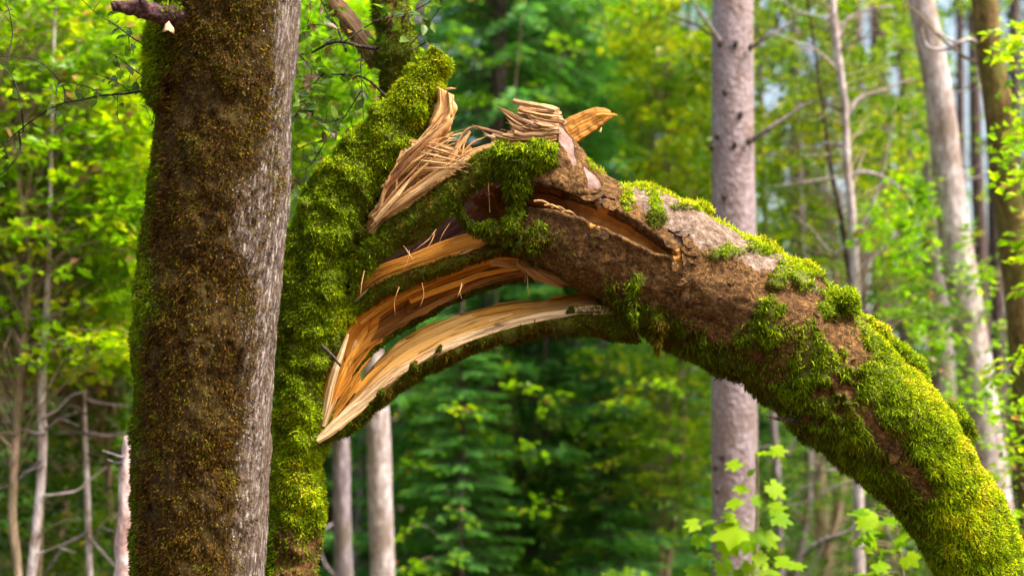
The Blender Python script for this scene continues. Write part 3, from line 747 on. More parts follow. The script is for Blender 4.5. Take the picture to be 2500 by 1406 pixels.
    Dg.displace(np.where(ms[None], (fbm(Dg.V, 16, 3, 91) - .4) * 0.04, gr * 0.007 + jag * 0.007 + fg_(Dg, 5, 150, 79) * 0.0035 + (np.floor((fg_(Dg, 1.6, 14, 80) + .5) * 4) / 4 - .4) * 0.010 + ragged))
    Dg.attrs = {"moss": np.where(ms[None], 0.6, 0) + 0 * px, "grey": px * 0, "bare": px * 0, "pink": px * 0}
    sD = Dg.make("lower_strip", [M_WOOD, M_WOODP, M_LOG, M_PEACH], root, bandmat=[3, 1, 2, 2, 0], capmat=1)
    xs, _ = to_px((Dg.V[:-1] + Dg.V[1:]) / 2); f_ = (xs > 1190 + 320 * fg_(Dg, 2.0, 30, 81)[:-1]) & (Dg.band == 0)[None]
    mi = np.zeros(len(sD.data.polygons), np.int32); sD.data.polygons.foreach_get("material_index", mi); mi[:f_.size][f_.ravel()] = 0; sD.data.polygons.foreach_set("material_index", mi)
    wedge = loft([[(783, 1056, 6.12), (816, 985, 6.12), (850, 925, 6.14), (872, 898, 6.16)], [(784, 1064, 6.08), (826, 1008, 6.08), (862, 965, 6.10), (884, 935, 6.13)], [(786, 1068, 6.2), (830, 1010, 6.2), (866, 968, 6.22), (886, 938, 6.22)], [(785, 1054, 6.22), (818, 983, 6.22), (852, 923, 6.24), (873, 896, 6.24)]], N=50, sub=[16, 3, 6, 3])
    wedge.displace((vnoise(np.stack(np.broadcast_arrays(wedge.u[:, None] * 4, wedge.v[None] * 60, 0 * wedge.u[:, None]), -1), 21) - .5) * 0.02)
    wedge.make("split_wedge", [M_WOOD], root)
    acc = Acc()
    tint_d = lambda q, n: 0.29 + 0.45 * (fbm(q, 14, 3, 94) - 0.5) + 0.2 * (fbm(q, 45, 2, 95) - 0.5) + 0.12 * sstep(980, 880, to_px(q)[0]) + 0.12 * sstep(1350, 1430, to_px(q)[0])
    cov = ms[None] * (0.5 + 0.5 * sstep(0.4, 0.55, fbm(Dg.V, 18, 2, 96))) * sstep(0.30, 0.42, fbm(Dg.V, 9, 2, 97))
    cov = cov + (Dg.band == 1)[None] * sstep(0.60, 0.68, fbm(Dg.V, 11, 2, 98)) * sstep(.6, .9, np.linspace(0, 1, Dg.M))[None] * 0 + (Dg.band == 1)[None] * sstep(1375, 1420, px) * 0.8
    moss(acc, Dg, cov * sstep(800, 850, px), rng, 46000, 0.020, 0.004, 0.8, tint_d)
    acc.make("moss", [M_MOSS], sD, kind="stuff")
    # clumps of moss that creep over the pale edge
    for k, (x, y, r) in enumerate([(1010, 896, 9), (1070, 858, 7), (930, 962, 7), (1392, 764, 11)]):
        c = tube([(x - 5, y + 16, 6.0), (x, y, 5.96), (x + 6, y - 16, 5.96)], [r * .9, r, r * .3], N=24, M=18)
        c.displace((fbm(c.V, 40, 2, k) - .5) * 0.02)
        mo_ = c.make("moss_clump", [M_BED], root)
        acc = Acc(); moss(acc, c, np.ones((c.N, c.M)), rng, 70000, 0.009, 0.004, 0.6, lambda q, n: 0.33 + 0.3 * (fbm(q, 40, 2, 5) - .5))
        acc.make("moss", [M_MOSS], mo_, kind="stuff")
    splinter(root, [(780, 1072, 5.98), (820, 1030, 5.98), (880, 985, 5.98), (960, 910, 5.97)], .03, .014, M_WOODP, 61, "wood_shaving", .2)
    splinter(root, [(776, 1078, 5.97), (840, 1035, 5.96), (900, 985, 5.96)], .022, .012, M_WOODP, 62, "wood_shaving", .2)
    splinter(root, [(868, 960, 6.03), (905, 915, 6.06), (960, 868, 6.1)], .02, .01, M_WOOD, 63, "wood_shaving", .2)

    for k, (o_, w_) in enumerate([(0, .024), (-7, .014), (6, .012)]):
        splinter(root, [(912 + o_ * .6, 536 + o_, 5.95), (985 + o_ * .6, 484 + o_, 5.93), (1065 + o_ * .6, 428 + o_, 5.91), (1135 + o_ * .5, 384 + o_ * .8, 5.90)], w_, .012, [M_SPLL, M_SPLP, M_WOODP][k], 3300 + k, 'sliver', .25, N=12, twist=.1)
    # loose fibres and slivers along the torn edges
    def slivers(edge, n, off, mats, seed, wl=(.003, .009), ln=(.05, .14), lift=10, rag=6):
        c = crom([(x, y, d) for x, y, d in edge], 300); m_ = len(c)
        for k in range(n):
            i = rng.randint(5, m_ - 60); j = min(m_ - 1, i + int(rng.uniform(*ln) * 300)); h = (i + j) // 2
            o = rng.uniform(-rag, rag, 2); sgn = rng.uniform(-.2, 1) * lift
            t = c[j, :2] - c[i, :2]; t = t / (np.hypot(*t) + 1e-6); nn = np.array([t[1], -t[0]])
            q = [np.r_[c[i, :2] + o, c[i, 2] + off], np.r_[c[h, :2] + o + nn * sgn * .25, c[h, 2] + off - .006], np.r_[c[j, :2] + o + nn * sgn, c[j, 2] + off - .012]]
            splinter(root, q, rng.uniform(*wl), .004, mats[k % len(mats)], seed + k, "sliver", .06)
    slivers(f1, 6, -.012, [M_WOOD, M_WOODP], 3000, lift=5, rag=8)
    slivers(f2, 8, -.012, [M_WOODP, M_SPLD, M_WOODP], 3050, lift=4, rag=5)
    slivers(bk, 6, .0, [M_WOOD], 3100, lift=7, rag=2)
    slivers(mB, 10, -.01, [M_WOODP, M_WOOD], 3150, lift=6, rag=7)
    slivers(rimA[:5], 12, -.03, [M_SPLL, M_SPLP], 3200, lift=5, rag=5)
    slivers(tC, 10, .02, [M_WOOD, M_WOODD], 3250, (.004, .012), lift=-7, rag=8)

    # ---- the fallen part of the trunk
    lp = [(1268, 598, 6.06), (1325, 580, 6.04), (1400, 574, 6.02), (1500, 592, 6.0), (1600, 640, 6.0), (1750, 720, 5.98), (1890, 795, 5.95), (2050, 933, 5.9), (2218, 1103, 5.85), (2328, 1255, 5.82), (2402, 1392, 5.8),
          (2480, 1560, 5.78), (2580, 1800, 5.76), (2640, 1990, 5.76)]
    lr = [62, 92, 128, 148, 155, 155, 157, 148, 125, 105, 104, 104, 102, 100]
    L = tube(lp, lr, N=520, M=230)
    px, py = to_px(L.V); p = L.V
    t_ = np.gradient(L.C, axis=0); nrm = L.normals(); upn = nrm[..., 2]
    cav = [(1285, 440), (1306, 440), (1381, 466), (1430, 482), (1477, 505), (1548, 542), (1610, 588), (1650, 622), (1601, 614), (1530, 579), (1470, 552), (1441, 541), (1423, 530), (1349, 509), (1285, 502)]
    sdc = poly_sd(px, py, cav) * 1.0
    front = sstep(0.0, 0.15, (nrm * nz(CAM - p)).sum(-1))
    wob = (fbm(p, 30, 3, 101) - .5) * 26
    cavm = sstep(4, -10, sdc + wob * 0.3) * front
    lip = np.exp(-((sdc - 8) / 10) ** 2) * front
    bare_p = [[(1650, 565), (1672, 572), (1680, 610), (1690, 640), (1672, 662), (1662, 690), (1675, 730), (1650, 742), (1645, 700), (1648, 650), (1640, 600)],
              [(1425, 405), (1455, 432), (1478, 470), (1490, 510), (1465, 508), (1440, 470)], [(1442, 535), (1470, 545), (1462, 590), (1448, 606), (1440, 570)],
              [(1372, 345), (1395, 360), (1412, 395), (1402, 400), (1385, 378)]]
    bare = np.zeros(px.shape)
    for q in bare_p: bare = np.maximum(bare, sstep(5, -5, poly_sd(px, py, q) + wob * 0.35) * front)
    bare2 = 0 * sstep(0.735, 0.76, fbm(p, 24, 3, 104)) * sstep(1450, 1600, px) * sstep(1950, 1850, px) * front
    bare = bare * (1 - 0.9 * sstep(0.70, 0.78, fbm(p, 32, 3, 105)))
    grey_l = poly_sd(px, py, [(1500, 440), (1560, 500), (1640, 575), (1800, 640), (1960, 700), (2010, 730), (2000, 690), (1900, 600), (1700, 480)])
    grey = sstep(25, -30, grey_l + wob * 1.2)
    # where the moss sits
    n1 = fbm(p, 6, 3, 111); n2 = fbm(p, 17, 3, 112); nn = 0.6 * n1 + 0.4 * n2
    lowp = sstep(1800, 2120, px + 0.25 * (py - 800))
    under = sstep(-0.55, -0.85, upn) * sstep(1430, 1560, px)
    mz = sstep(0.51, 0.455, nn) * lowp
    mz = np.maximum(mz, sstep(2140, 2300, px + 0.1 * py) * sstep(0.75, 0.6, nn))
    rid = poly_sd(px, py, [(2075, 960), (2110, 985), (2180, 1060), (2250, 1140), (2290, 1210), (2255, 1220), (2200, 1150), (2140, 1075), (2095, 1010)])
    mz = mz * (1 - 0.95 * sstep(12, -6, rid + wob * 0.6) * front)
    for cx, cy, rx, ry, wgt in [(1600, 525, 14, 40, 1), (1530, 478, 12, 30, 1), (1700, 508, 40, 10, 1), (1870, 600, 40, 16, 1), (1950, 670, 60, 26, 1), (2050, 745, 50, 45, 1), (2020, 760, 30, 30, 1), (1760, 620, 40, 14, .8),
                               (1880, 750, 40, 22, .8), (1850, 815, 50, 28, 1), (1900, 690, 26, 14, .8), (1960, 930, 60, 30, 1), (1930, 950, 50, 30, 1), (1555, 700, 14, 26, 1)]:
        mz = np.maximum(mz, wgt * sstep(1.25, 0.7, np.hypot((px - cx) / rx, (py - cy) / ry) + (n2 - .5) * 2.0 + (fbm(p, 45, 2, 113) - .5) * 0.8))
    mz = np.maximum(mz, under * sstep(0.68, 0.55, nn))
    mz = np.maximum(mz, sstep(0.75, 0.95, upn) * sstep(0.6, 0.5, nn) * sstep(1500, 1560, px) * 0.8)
    lefte = sstep(1420, 1330, px) * sstep(540, 570, py)
    mz = np.maximum(mz, 0.5 * lefte * sstep(0.50, 0.42, nn))
    back = 1 - front
    mz = np.maximum(mz, back * 0.5 * lowp)
    mz = mz * (1 - cavm) * (1 - bare)
    flak = fbm(p * 1.0, 26, 4, 121) - .5; pl = np.floor(fbm(p, 14, 2, 122) * 7) / 7 - .5
    disp = flak * 0.020 * (1 - 0.7 * grey) + pl * 0.022 * (1 - mz) + (fbm(p, 4, 2, 123) - .5) * 0.05
    disp = disp * (1 - 0.85 * bare) - 0.016 * bare
    disp = disp * (1 - cavm) - cavm * 0.085 + lip * 0.014 * (1 - cavm)
    disp += mz * (0.010 + 0.045 * (fbm(p, 10, 3, 124) - 0.42))
    L.displace(disp)
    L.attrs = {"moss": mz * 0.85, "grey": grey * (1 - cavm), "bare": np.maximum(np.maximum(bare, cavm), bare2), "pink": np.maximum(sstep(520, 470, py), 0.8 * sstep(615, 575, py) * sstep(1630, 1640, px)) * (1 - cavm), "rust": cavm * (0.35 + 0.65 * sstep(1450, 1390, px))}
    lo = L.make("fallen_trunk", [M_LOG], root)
    acc = Acc()
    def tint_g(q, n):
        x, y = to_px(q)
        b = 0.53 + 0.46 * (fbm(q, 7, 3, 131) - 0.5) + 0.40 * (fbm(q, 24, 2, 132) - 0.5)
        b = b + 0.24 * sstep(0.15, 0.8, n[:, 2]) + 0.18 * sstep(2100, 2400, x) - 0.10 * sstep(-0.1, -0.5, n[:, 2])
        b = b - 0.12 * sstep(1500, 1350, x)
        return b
    g1 = np.maximum(sstep(0.39, 0.52, fbm(p, 28, 2, 133)), 0.9 * sstep(2050, 2250, px))
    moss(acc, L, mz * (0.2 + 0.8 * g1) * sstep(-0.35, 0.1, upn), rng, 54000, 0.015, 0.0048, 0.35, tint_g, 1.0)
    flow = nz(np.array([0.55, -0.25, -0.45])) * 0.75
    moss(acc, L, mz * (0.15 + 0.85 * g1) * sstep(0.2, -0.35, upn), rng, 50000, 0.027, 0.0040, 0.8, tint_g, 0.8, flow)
    top = sstep(0.6, 0.9, upn) * mz
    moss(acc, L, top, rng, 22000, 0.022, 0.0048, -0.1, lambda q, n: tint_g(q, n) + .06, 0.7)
    acc.make("moss", [M_MOSS], lo, kind="stuff")
    # flakes of bark that lift off
    mflake = M_LOG
    spots_ = [None] * 46 + [(x + rng.uniform(-5, 5), y + rng.uniform(-6, 6)) for q in bare_p for x, y in q + [((a_[0] + b_[0]) / 2, (a_[1] + b_[1]) / 2) for a_, b_ in zip(q, q[1:])]]
    for k, sp_ in enumerate(spots_):
        i = rng.randint(95, 300); j = rng.randint(0, L.M)
        if sp_ is not None: i, j = np.unravel_index(np.argmin(np.hypot(px - sp_[0], py - sp_[1]) + 1e3 * (front < .5)), px.shape)
        if front[i, j] < .5 or mz[i, j] > .3 or cavm[i, j] > .1: continue
        c = L.V[i, j]; n = nrm[i, j]; d = nz(nz(np.gradient(L.C, axis=0))[i] + 0.5 * rng.randn(3)); s_ = nz(np.cross(n, d)); d = np.cross(s_, n)
        w = rng.uniform(.010, .028); l = w * rng.uniform(1.2, 2.4); kk = 7
        ph = np.linspace(0, 2 * pi, kk, endpoint=False); rr = rng.uniform(.6, 1.2, kk)[:, None]
        top_ = c + n * (0.006 + 0.010 * (np.cos(ph)[:, None] > .2)) + rr * (np.cos(ph)[:, None] * d * l + np.sin(ph)[:, None] * s_ * w)
        V = np.concatenate([top_, top_ - n * 0.005, [top_.mean(0)], [top_.mean(0) - n * .006]]); a = np.arange(kk); b = (a + 1) % kk
        part("bark_flake", V, [np.stack([a, b, b + kk, a + kk], 1)[:, ::-1], np.concatenate([np.stack([a, b, np.full(kk, 2 * kk)], 1), np.stack([b + kk, a + kk, np.full(kk, 2 * kk + 1)], 1)])], [M_LOG], lo,
             attrs={q: np.full(2 * kk + 2, grey[i, j] if q == "grey" else 0.0) for q in ("moss", "grey", "bare", "pink")}, smooth=False)

    # ---- upstanding bark ridge at the broken end
    o1 = [(1352, 282, 5.98), (1372, 300, 5.97), (1400, 338, 5.96), (1442, 392, 5.95), (1490, 432, 5.96), (1545, 470, 5.98), (1640, 520, 6.02)]
    i1 = [(1360, 330, 5.93), (1352, 390, 5.89), (1372, 458, 5.86), (1430, 480, 5.85), (1477, 503, 5.86), (1548, 540, 5.87), (1640, 600, 5.90)]
    k1 = [(1350, 325, 6.02), (1346, 385, 6.02), (1362, 440, 6.02), (1415, 465, 6.02), (1465, 490, 6.04), (1530, 525, 6.05), (1640, 560, 6.08)]
    R = loft([o1, i1, k1], N=150, sub=[40, 6, 14], bulge=[0.03, 0, 0])
    px, py = to_px(R.V); p = R.V; wob = (fbm(p, 30, 3, 141) - .5) * 22
    barer = np.zeros(px.shape)
    for q in [[(1362, 300), (1378, 312), (1398, 340), (1412, 400), (1400, 405), (1385, 370), (1364, 345)], [(1425, 400), (1458, 428), (1490, 480), (1494, 520), (1470, 535), (1455, 512), (1438, 462)]]:
        barer = np.maximum(barer, sstep(5, -5, poly_sd(px, py, q) + wob * .3))
    R.displace(((fbm(p, 28, 4, 142) - .5) * 0.022 + (np.floor(fbm(p, 15, 2, 143) * 7) / 7 - .5) * 0.02) * (1 - .9 * barer) - 0.01 * barer)
    R.attrs = {"moss": px * 0, "grey": px * 0 + 0.12, "bare": barer, "pink": sstep(500, 450, py)}
    ro = R.make("bark_ridge", [M_LOG], root)
    acc = Acc()
    moss(acc, R, sstep(18, 6, np.abs(poly_sd(px, py, [(1442, 392), (1490, 432), (1545, 470), (1545, 465), (1490, 427)]))) * sstep(0.4, 0.55, fbm(p, 12, 2, 6)), rng, 30000, .016, .004, 0.2, lambda q, n: .75 + .2 * (fbm(q, 20, 2, 1) - .5))
    acc.make("moss", [M_MOSS], ro, kind="stuff")
    F = loft([[(1280, 420, 5.92), (1335, 395, 5.90), (1395, 410, 5.89), (1470, 470, 5.90)], [(1280, 446, 5.90), (1345, 456, 5.86), (1400, 476, 5.85), (1475, 508, 5.87)],
              [(1285, 440, 6.0), (1345, 448, 5.98), (1400, 466, 5.97), (1475, 500, 5.97)], [(1285, 415, 6.02), (1335, 395, 6.02), (1395, 410, 6.0), (1470, 470, 6.0)]], N=60, sub=[16, 4, 8, 4], bulge=[.015, 0, 0, 0])
    F.displace((fbm(F.V, 28, 4, 144) - .5) * 0.03)
    F.make("bark_flap", [M_LOG], root)
    hc = tube([(1270, 475, 6.10), (1320, 480, 6.06), (1380, 496, 6.04), (1450, 520, 6.02), (1540, 560, 6.02)], [30, 44, 44, 38, 20], N=60, M=36)
    hc.displace((fbm(hc.V * np.array([.5, 1, 1]), 22, 3, 145) - .5) * 0.04)
    hc.make("heartwood", [M_RUST], root, label="red brown heartwood in the open cavity of the fallen trunk")
    # fringe of torn fibres along the lip of the cavity
    for k in range(12):
        x = 1296 + k * 26 + rng.uniform(-8, 8); y = np.interp(x, [1290, 1350, 1420, 1480, 1560, 1640], [482, 505, 538, 556, 570, 604])
        splinter(root, [(x, y + 4, 5.86), (x + 20, y + 6 + rng.uniform(-6, 3), 5.85), (x + 45, y + 16 + rng.uniform(-10, 4), 5.85)], .009, .006, M_SPLP, 500 + k, "bark_fibre")
    for k in range(7):
        x0, y0 = 1395 + 12 * k, 478 + 9 * k
        splinter(root, [(x0, y0, 5.90), (x0 + 70, y0 + 40 + rng.uniform(-6, 6), 5.89), (x0 + 150, y0 + 82 + rng.uniform(-8, 6), 5.88)], .020, .010, M_WOOD, 530 + k, "wood_shaving", .2)

    # ---- broken end: jagged crown of splinters over the mossy block
    core = tube([(1200, 345, 6.02), (1250, 338, 6.0), (1310, 322, 6.0), (1345, 308, 6.0), (1362, 318, 5.99)], [12, 18, 34, 36, 22], N=60, M=40)
    core.displace((fbm(core.V * np.array([.4, 1, 1.6]), 34, 3, 151) - .5) * 0.07)
    core.make("torn_core", [M_SPLG], root, label="dark torn wood core at the broken end")
    for k in range(84):
        f = rng.rand(); y1 = 268 + 78 * f + rng.uniform(-4, 4); x1 = np.interp(f, [0, .4, 1], [1350, 1362, 1352]) + rng.uniform(-14, 8)
        ln = rng.uniform(.55, 1.15) * np.interp(f, [0, .25, .55, 1], [70, 95, 70, 150]); slope = np.interp(f, [0, .3, .6, 1], [.10, .28, .22, -0.02]) + rng.uniform(-.18, .18)
        x0 = x1 - ln; y0 = y1 - slope * ln + (6 if f > .7 else 0); d = 5.98 - .05 * f + rng.uniform(-.09, .07)
        sag = np.interp(f, [0, .5, 1], [0, 2, 5]) + rng.uniform(-4, 4)
        splinter(root, [(x1 + 10, y1, d + .02), ((x0 + x1) / 2, (y0 + y1) / 2 + sag, d), (x0, y0, d - .01)], *((rng.uniform(.018, .038), rng.uniform(.012, .022), [M_SPLG, M_SPLD, M_SPLG][k % 3], 600 + k) if k % 3 == 0 else (rng.choice([.003, .005, .008, .012]), rng.uniform(.003, .007), [M_SPLG, M_SPLL, M_SPLD, M_SPLP][k % 4], 600 + k)), tip=.65 if k % 3 == 0 else rng.choice([.03, .1, .5]))
    for k, (pts, w) in enumerate([([(1300, 310, 5.97), (1262, 290, 5.96), (1210, 259, 5.95)], .026), ([(1290, 316, 5.96), (1250, 292, 5.95), (1224, 270, 5.95)], .014), ([(1285, 325, 5.96), (1255, 308, 5.95), (1235, 288, 5.95)], .016),
                                  ([(1262, 340, 5.95), (1215, 325, 5.94), (1152, 306, 5.94)], .022), ([(1250, 345, 5.95), (1200, 336, 5.94), (1176, 318, 5.94)], .018), ([(1300, 345, 5.95), (1240, 342, 5.93), (1180, 330, 5.93)], .022),
                                  ([(1350, 300, 5.96), (1320, 268, 5.96), (1278, 258, 5.95)], .034), ([(1345, 290, 5.95), (1310, 275, 5.95), (1268, 262, 5.95)], .024), ([(1352, 322, 5.93), (1310, 340, 5.92), (1245, 345, 5.92)], .016),
                                  ([(1356, 332, 5.92), (1300, 350, 5.92), (1220, 346, 5.92)], .014)]):
        splinter(root, pts, w, .012, M_SPLG, 700 + k, tip=.08)
    # plank behind the ridge
    pt = [(1350, 308, 6.2), (1372, 298, 6.2), (1400, 284, 6.2), (1430, 272, 6.2), (1455, 265, 6.2), (1480, 268, 6.2), (1490, 272, 6.2)]
    pb = [(1385, 364, 6.16), (1404, 350, 6.16), (1425, 336, 6.16), (1446, 322, 6.16), (1468, 307, 6.16), (1484, 293, 6.16), (1494, 284, 6.17)]
    pl_ = loft([pt, pb, [(a, b + 2, c + .06) for a, b, c in pb], [(a, b - 2, c + .06) for a, b, c in pt]], N=60, sub=[16, 3, 10, 4])
    pl_.displace((fbm(pl_.V, 40, 3, 161) - .5) * .016)
    pl_.make("loose_plank", [M_PLANK], root, bandmat=[0, 0, 0, 0], label="loose amber plank poking up behind the broken end")
    splinter(root, [(1468, 312, 6.16), (1466, 322, 6.15), (1460, 318, 6.15)], .006, .004, M_SPLP, 720, "bark_fibre")
    splinter(root, [(1455, 282, 6.17), (1488, 280, 6.17), (1508, 281, 6.17)], .022, .01, M_WOOD, 721)

    # ---- splinters that fan out under the bough
    for k in range(58):
        f = rng.rand(); x0 = np.interp(f, [0, .5, 1], [908, 935, 972]) + rng.uniform(-8, 8); y0 = np.interp(f, [0, .5, 1], [560, 470, 400]) + rng.uniform(-15, 15)
        g_ = np.clip(f + rng.uniform(-.3, .3), 0, 1); x1 = np.interp(g_, [0, .4, 1], [1035, 1095, 1106]) + rng.uniform(-10, 10); y1 = np.interp(g_, [0, .4, 1], [395, 335, 250]) + rng.uniform(-10, 10)
        if k % 5 == 0: x1 += rng.uniform(-30, 45); y1 += rng.uniform(-15, 60)
        t = rng.uniform(.55, 1.08); x1 = x0 + (x1 - x0) * t; y1 = y0 + (y1 - y0) * t; bend = rng.uniform(-4, 4)
        d = 5.96 + rng.uniform(-.09, .06)
        splinter(root, [(x0, y0, d + .03), ((x0 + x1) / 2 - bend, (y0 + y1) / 2 - bend * .6, d), (x1, y1, d)], rng.choice([.004, .006, .009, .013, .019]) * rng.uniform(.8, 1.2), rng.uniform(.004, .010), [M_SPLP, M_SPLL, M_SPLD, M_SPLP][k % 4], 2800 + k, tip=rng.choice([.03, .08, .3]))
    for k in range(72):
        f = rng.rand(); x0 = 985 + 40 * rng.rand(); y0 = 345 + 78 * f; ln = rng.uniform(70, 190); sl = np.interp(f, [0, .5, 1], [.26, .16, .0]) + rng.uniform(-.1, .1) + (rng.uniform(-.5, .3) if k % 4 == 0 else 0)
        x1 = min(x0 + ln, 1150); y1 = y0 + (x1 - x0) * sl; d = 6.0 + rng.uniform(-.09, .10)
        splinter(root, [(x0, y0, d), ((x0 + x1) / 2, (y0 + y1) / 2 - rng.uniform(0, 6), d - .02), (x1, y1, d - .01)], rng.choice([.004, .006, .009, .014]) * rng.uniform(.8, 1.2), rng.uniform(.004, .008), [M_SPLP, M_SPLL, M_SPLD, M_SPLP, M_SPLG][k % 5], 2900 + k, tip=rng.choice([.03, .08, .3]))
    for k, (pts, w) in enumerate([([(1078, 425, 5.92), (1085, 405, 5.92), (1112, 362, 5.92), (1135, 322, 5.92), (1152, 310, 5.93), (1166, 318, 5.93)], .016), ([(1072, 430, 5.92), (1095, 400, 5.91), (1118, 360, 5.91), (1148, 320, 5.92)], .026),
                                  ([(1128, 380, 5.93), (1134, 350, 5.93), (1150, 322, 5.93)], .010), ([(1120, 388, 5.93), (1150, 352, 5.93), (1185, 335, 5.93)], .010), ([(1112, 395, 5.93), (1150, 368, 5.92), (1192, 352, 5.92)], .008),
                                  ([(985, 368, 5.93), (965, 420, 5.92), (935, 480, 5.92), (924, 535, 5.93)], .024), ([(990, 362, 5.92), (972, 420, 5.91), (966, 470, 5.91), (968, 485, 5.92)], .013), ([(975, 395, 5.92), (945, 450, 5.91), (925, 530, 5.92)], .015),
                                  ([(1088, 218, 6.0), (1100, 216, 5.99), (1113, 217, 5.99)], .012), ([(1060, 352, 5.97), (1085, 340, 5.96), (1106, 322, 5.96)], .022), ([(1075, 350, 5.97), (1088, 340, 5.96), (1096, 334, 5.96)], .03),
                                  ([(1000, 345, 5.95), (1060, 352, 5.94), (1120, 372, 5.94), (1150, 378, 5.95)], .02), ([(1005, 355, 5.94), (1070, 368, 5.93), (1130, 392, 5.94)], .016)]):
        splinter(root, pts, w, .009, M_SPLP, 920 + k, tip=.25, N=14)
    # splinters inside the hollow
    for k in range(13):
        a_ = math.radians(np.interp(k, [0, 12], [168, 72]) + rng.uniform(-4, 4)); r_ = rng.uniform(75, 110)
        splinter(root, [(1238, 535, 6.16), (1238 + .5 * r_ * math.cos(a_), 535 - .5 * r_ * math.sin(a_), 6.14), (1238 + r_ * math.cos(a_), 535 - r_ * math.sin(a_) * .95, 6.08)], rng.uniform(.03, .055), .014, M_WOODD, 960 + k, tip=.6)
    # thin hanging fibres
    for k, (x0, y0, x1, y1) in enumerate([(1065, 560, 1010, 612), (1062, 570, 1040, 610), (1098, 545, 1070, 600), (985, 600, 1012, 640), (1000, 610, 985, 660), (1128, 690, 1117, 725), (1130, 695, 1128, 730),
                                           (975, 700, 965, 770), (1030, 690, 1025, 750), (1310, 640, 1335, 700), (1288, 660, 1292, 725), (890, 660, 880, 720), (1365, 690, 1375, 705), (1395, 640, 1402, 700)]):
        splinter(root, [(x0, y0, 5.95), ((x0 + x1) / 2 + rng.uniform(-8, 8), (y0 + y1) / 2, 5.93), (x1, y1, 5.92)], .0034, .0025, M_SPLP, 1000 + k, "bark_fibre")
    # torn dark pieces under the log
    for k, (pts, w) in enumerate([([(1265, 640, 5.95), (1300, 662, 5.94), (1350, 680, 5.93), (1392, 690, 5.92)], .05), ([(1290, 655, 5.93), (1325, 682, 5.92), (1375, 700, 5.92)], .03), ([(1285, 655, 5.93), (1300, 672, 5.92), (1308, 685, 5.92)], .022),
                                  ([(1270, 655, 5.95), (1284, 672, 5.94), (1280, 690, 5.94)], .014), ([(1200, 640, 5.98), (1260, 652, 5.97), (1310, 668, 5.96)], .03)]):
        splinter(root, pts, w, .016, M_WOODD, 1040 + k, tip=.4)

    # ---- moss that hangs over the hollow
    for k, (pts, rr, n_, ln) in enumerate([([(1262, 395, 5.92), (1262, 450, 5.92), (1258, 510, 5.93), (1252, 560, 5.93), (1250, 600, 5.94)], [60, 30, 18, 24, 18], 50000, .026),
                                           ([(1118, 500, 5.98), (1132, 540, 5.97), (1165, 562, 5.96), (1215, 562, 5.95), (1262, 545, 5.94)], [8, 12, 16, 20, 18], 50000, .024),
                                           ([(1205, 375, 5.92), (1270, 385, 5.90), (1340, 380, 5.89), (1362, 378, 5.88)], [24, 32, 32, 18], 50000, .026),
                                           ([(1308, 540, 5.88), (1312, 575, 5.87), (1306, 600, 5.87), (1300, 618, 5.88)], [10, 20, 17, 5], 46000, .026),
                                           ([(1268, 560, 5.90), (1270, 590, 5.89), (1272, 615, 5.89)], [7, 9, 3], 46000, .022),
                                           ([(1565, 688, 5.80), (1550, 705, 5.78), (1545, 750, 5.78), (1548, 800, 5.79)], [8, 9, 9, 3], 60000, .022),
                                           ([(1600, 768, 5.80), (1605, 790, 5.79), (1603, 830, 5.8), (1600, 865, 5.82)], [16, 14, 9, 3], 50000, .028),
                                           ([(1745, 880, 5.9), (1748, 905, 5.9), (1750, 925, 5.9)], [12, 8, 2], 50000, .026)]):
        c = tube(pts, rr, N=60, M=36); c.displace((fbm(c.V, 22, 3, 170 + k) - .5) * 0.05 * min(1, max(rr) / 20))
        ho = c.make("hanging_moss", [M_BED], root)
        base_t = [.42, .38, .55, .30, .32, .5, .25, .3][k]
        acc = Acc()
        moss(acc, c, 0.25 + 0.75 * sstep(.36, .5, fbm(c.V, 30, 2, 180)), rng, n_, ln, .0040, 1.3, lambda q, n: base_t + 0.45 * (fbm(q, 18, 3, 190 + k) - .5) + 0.15 * sstep(0.1, 0.6, n[:, 2]), .8)
        acc.make("moss", [M_MOSS], ho, kind="stuff")
    # dark cushions of moss that stick out of the top edge
    for k, (pts, rr, tt) in enumerate([([(2170, 838, 5.86), (2215, 880, 5.84), (2258, 922, 5.84), (2266, 928, 5.85)], [14, 20, 13, 4], .58), ([(2300, 1000, 5.85), (2340, 1030, 5.83), (2362, 1068, 5.82), (2368, 1092, 5.82)], [16, 26, 20, 6], .52),
                                       ([(2030, 748, 5.78), (2060, 740, 5.77), (2072, 770, 5.76)], [22, 34, 20], .60), ([(1850, 586, 5.95), (1880, 605, 5.93), (1898, 622, 5.93)], [8, 17, 6], .78), ([(1680, 505, 5.98), (1712, 515, 5.97), (1735, 530, 5.97)], [6, 14, 5], .85),
                                       ([(1915, 655, 5.92), (1965, 668, 5.9), (2010, 690, 5.9)], [10, 26, 10], .85), ([(2105, 785, 5.9), (2140, 810, 5.88), (2180, 850, 5.87)], [10, 22, 10], .8), ([(1540, 462, 5.98), (1580, 468, 5.98), (1650, 492, 5.98)], [4, 8, 4], .9)]):
        c = tube(pts, rr, N=50, M=34); c.displace((fbm(c.V, 24, 3, 210 + k) - .5) * 0.05)
        ho = c.make("moss_cushion", [M_BED], root); acc = Acc()
        moss(acc, c, np.ones((c.N, c.M)), rng, 48000, .022, .0042, .3, lambda q, n: tt + 0.3 * (fbm(q, 25, 2, 220) - .5) + .08 * sstep(0, .7, n[:, 2]) - .12 * sstep(0, -.6, n[:, 2]), .8)
        acc.make("moss", [M_MOSS], ho, kind="stuff")
    # a small dead twig stuck in the moss by the fork, and one under the fallen trunk
    splinter(root, [(785, 842, 5.92), (810, 868, 5.88), (832, 893, 5.86)], .018, .016, M_TWIG, 1100, "snapped_twig", .6)
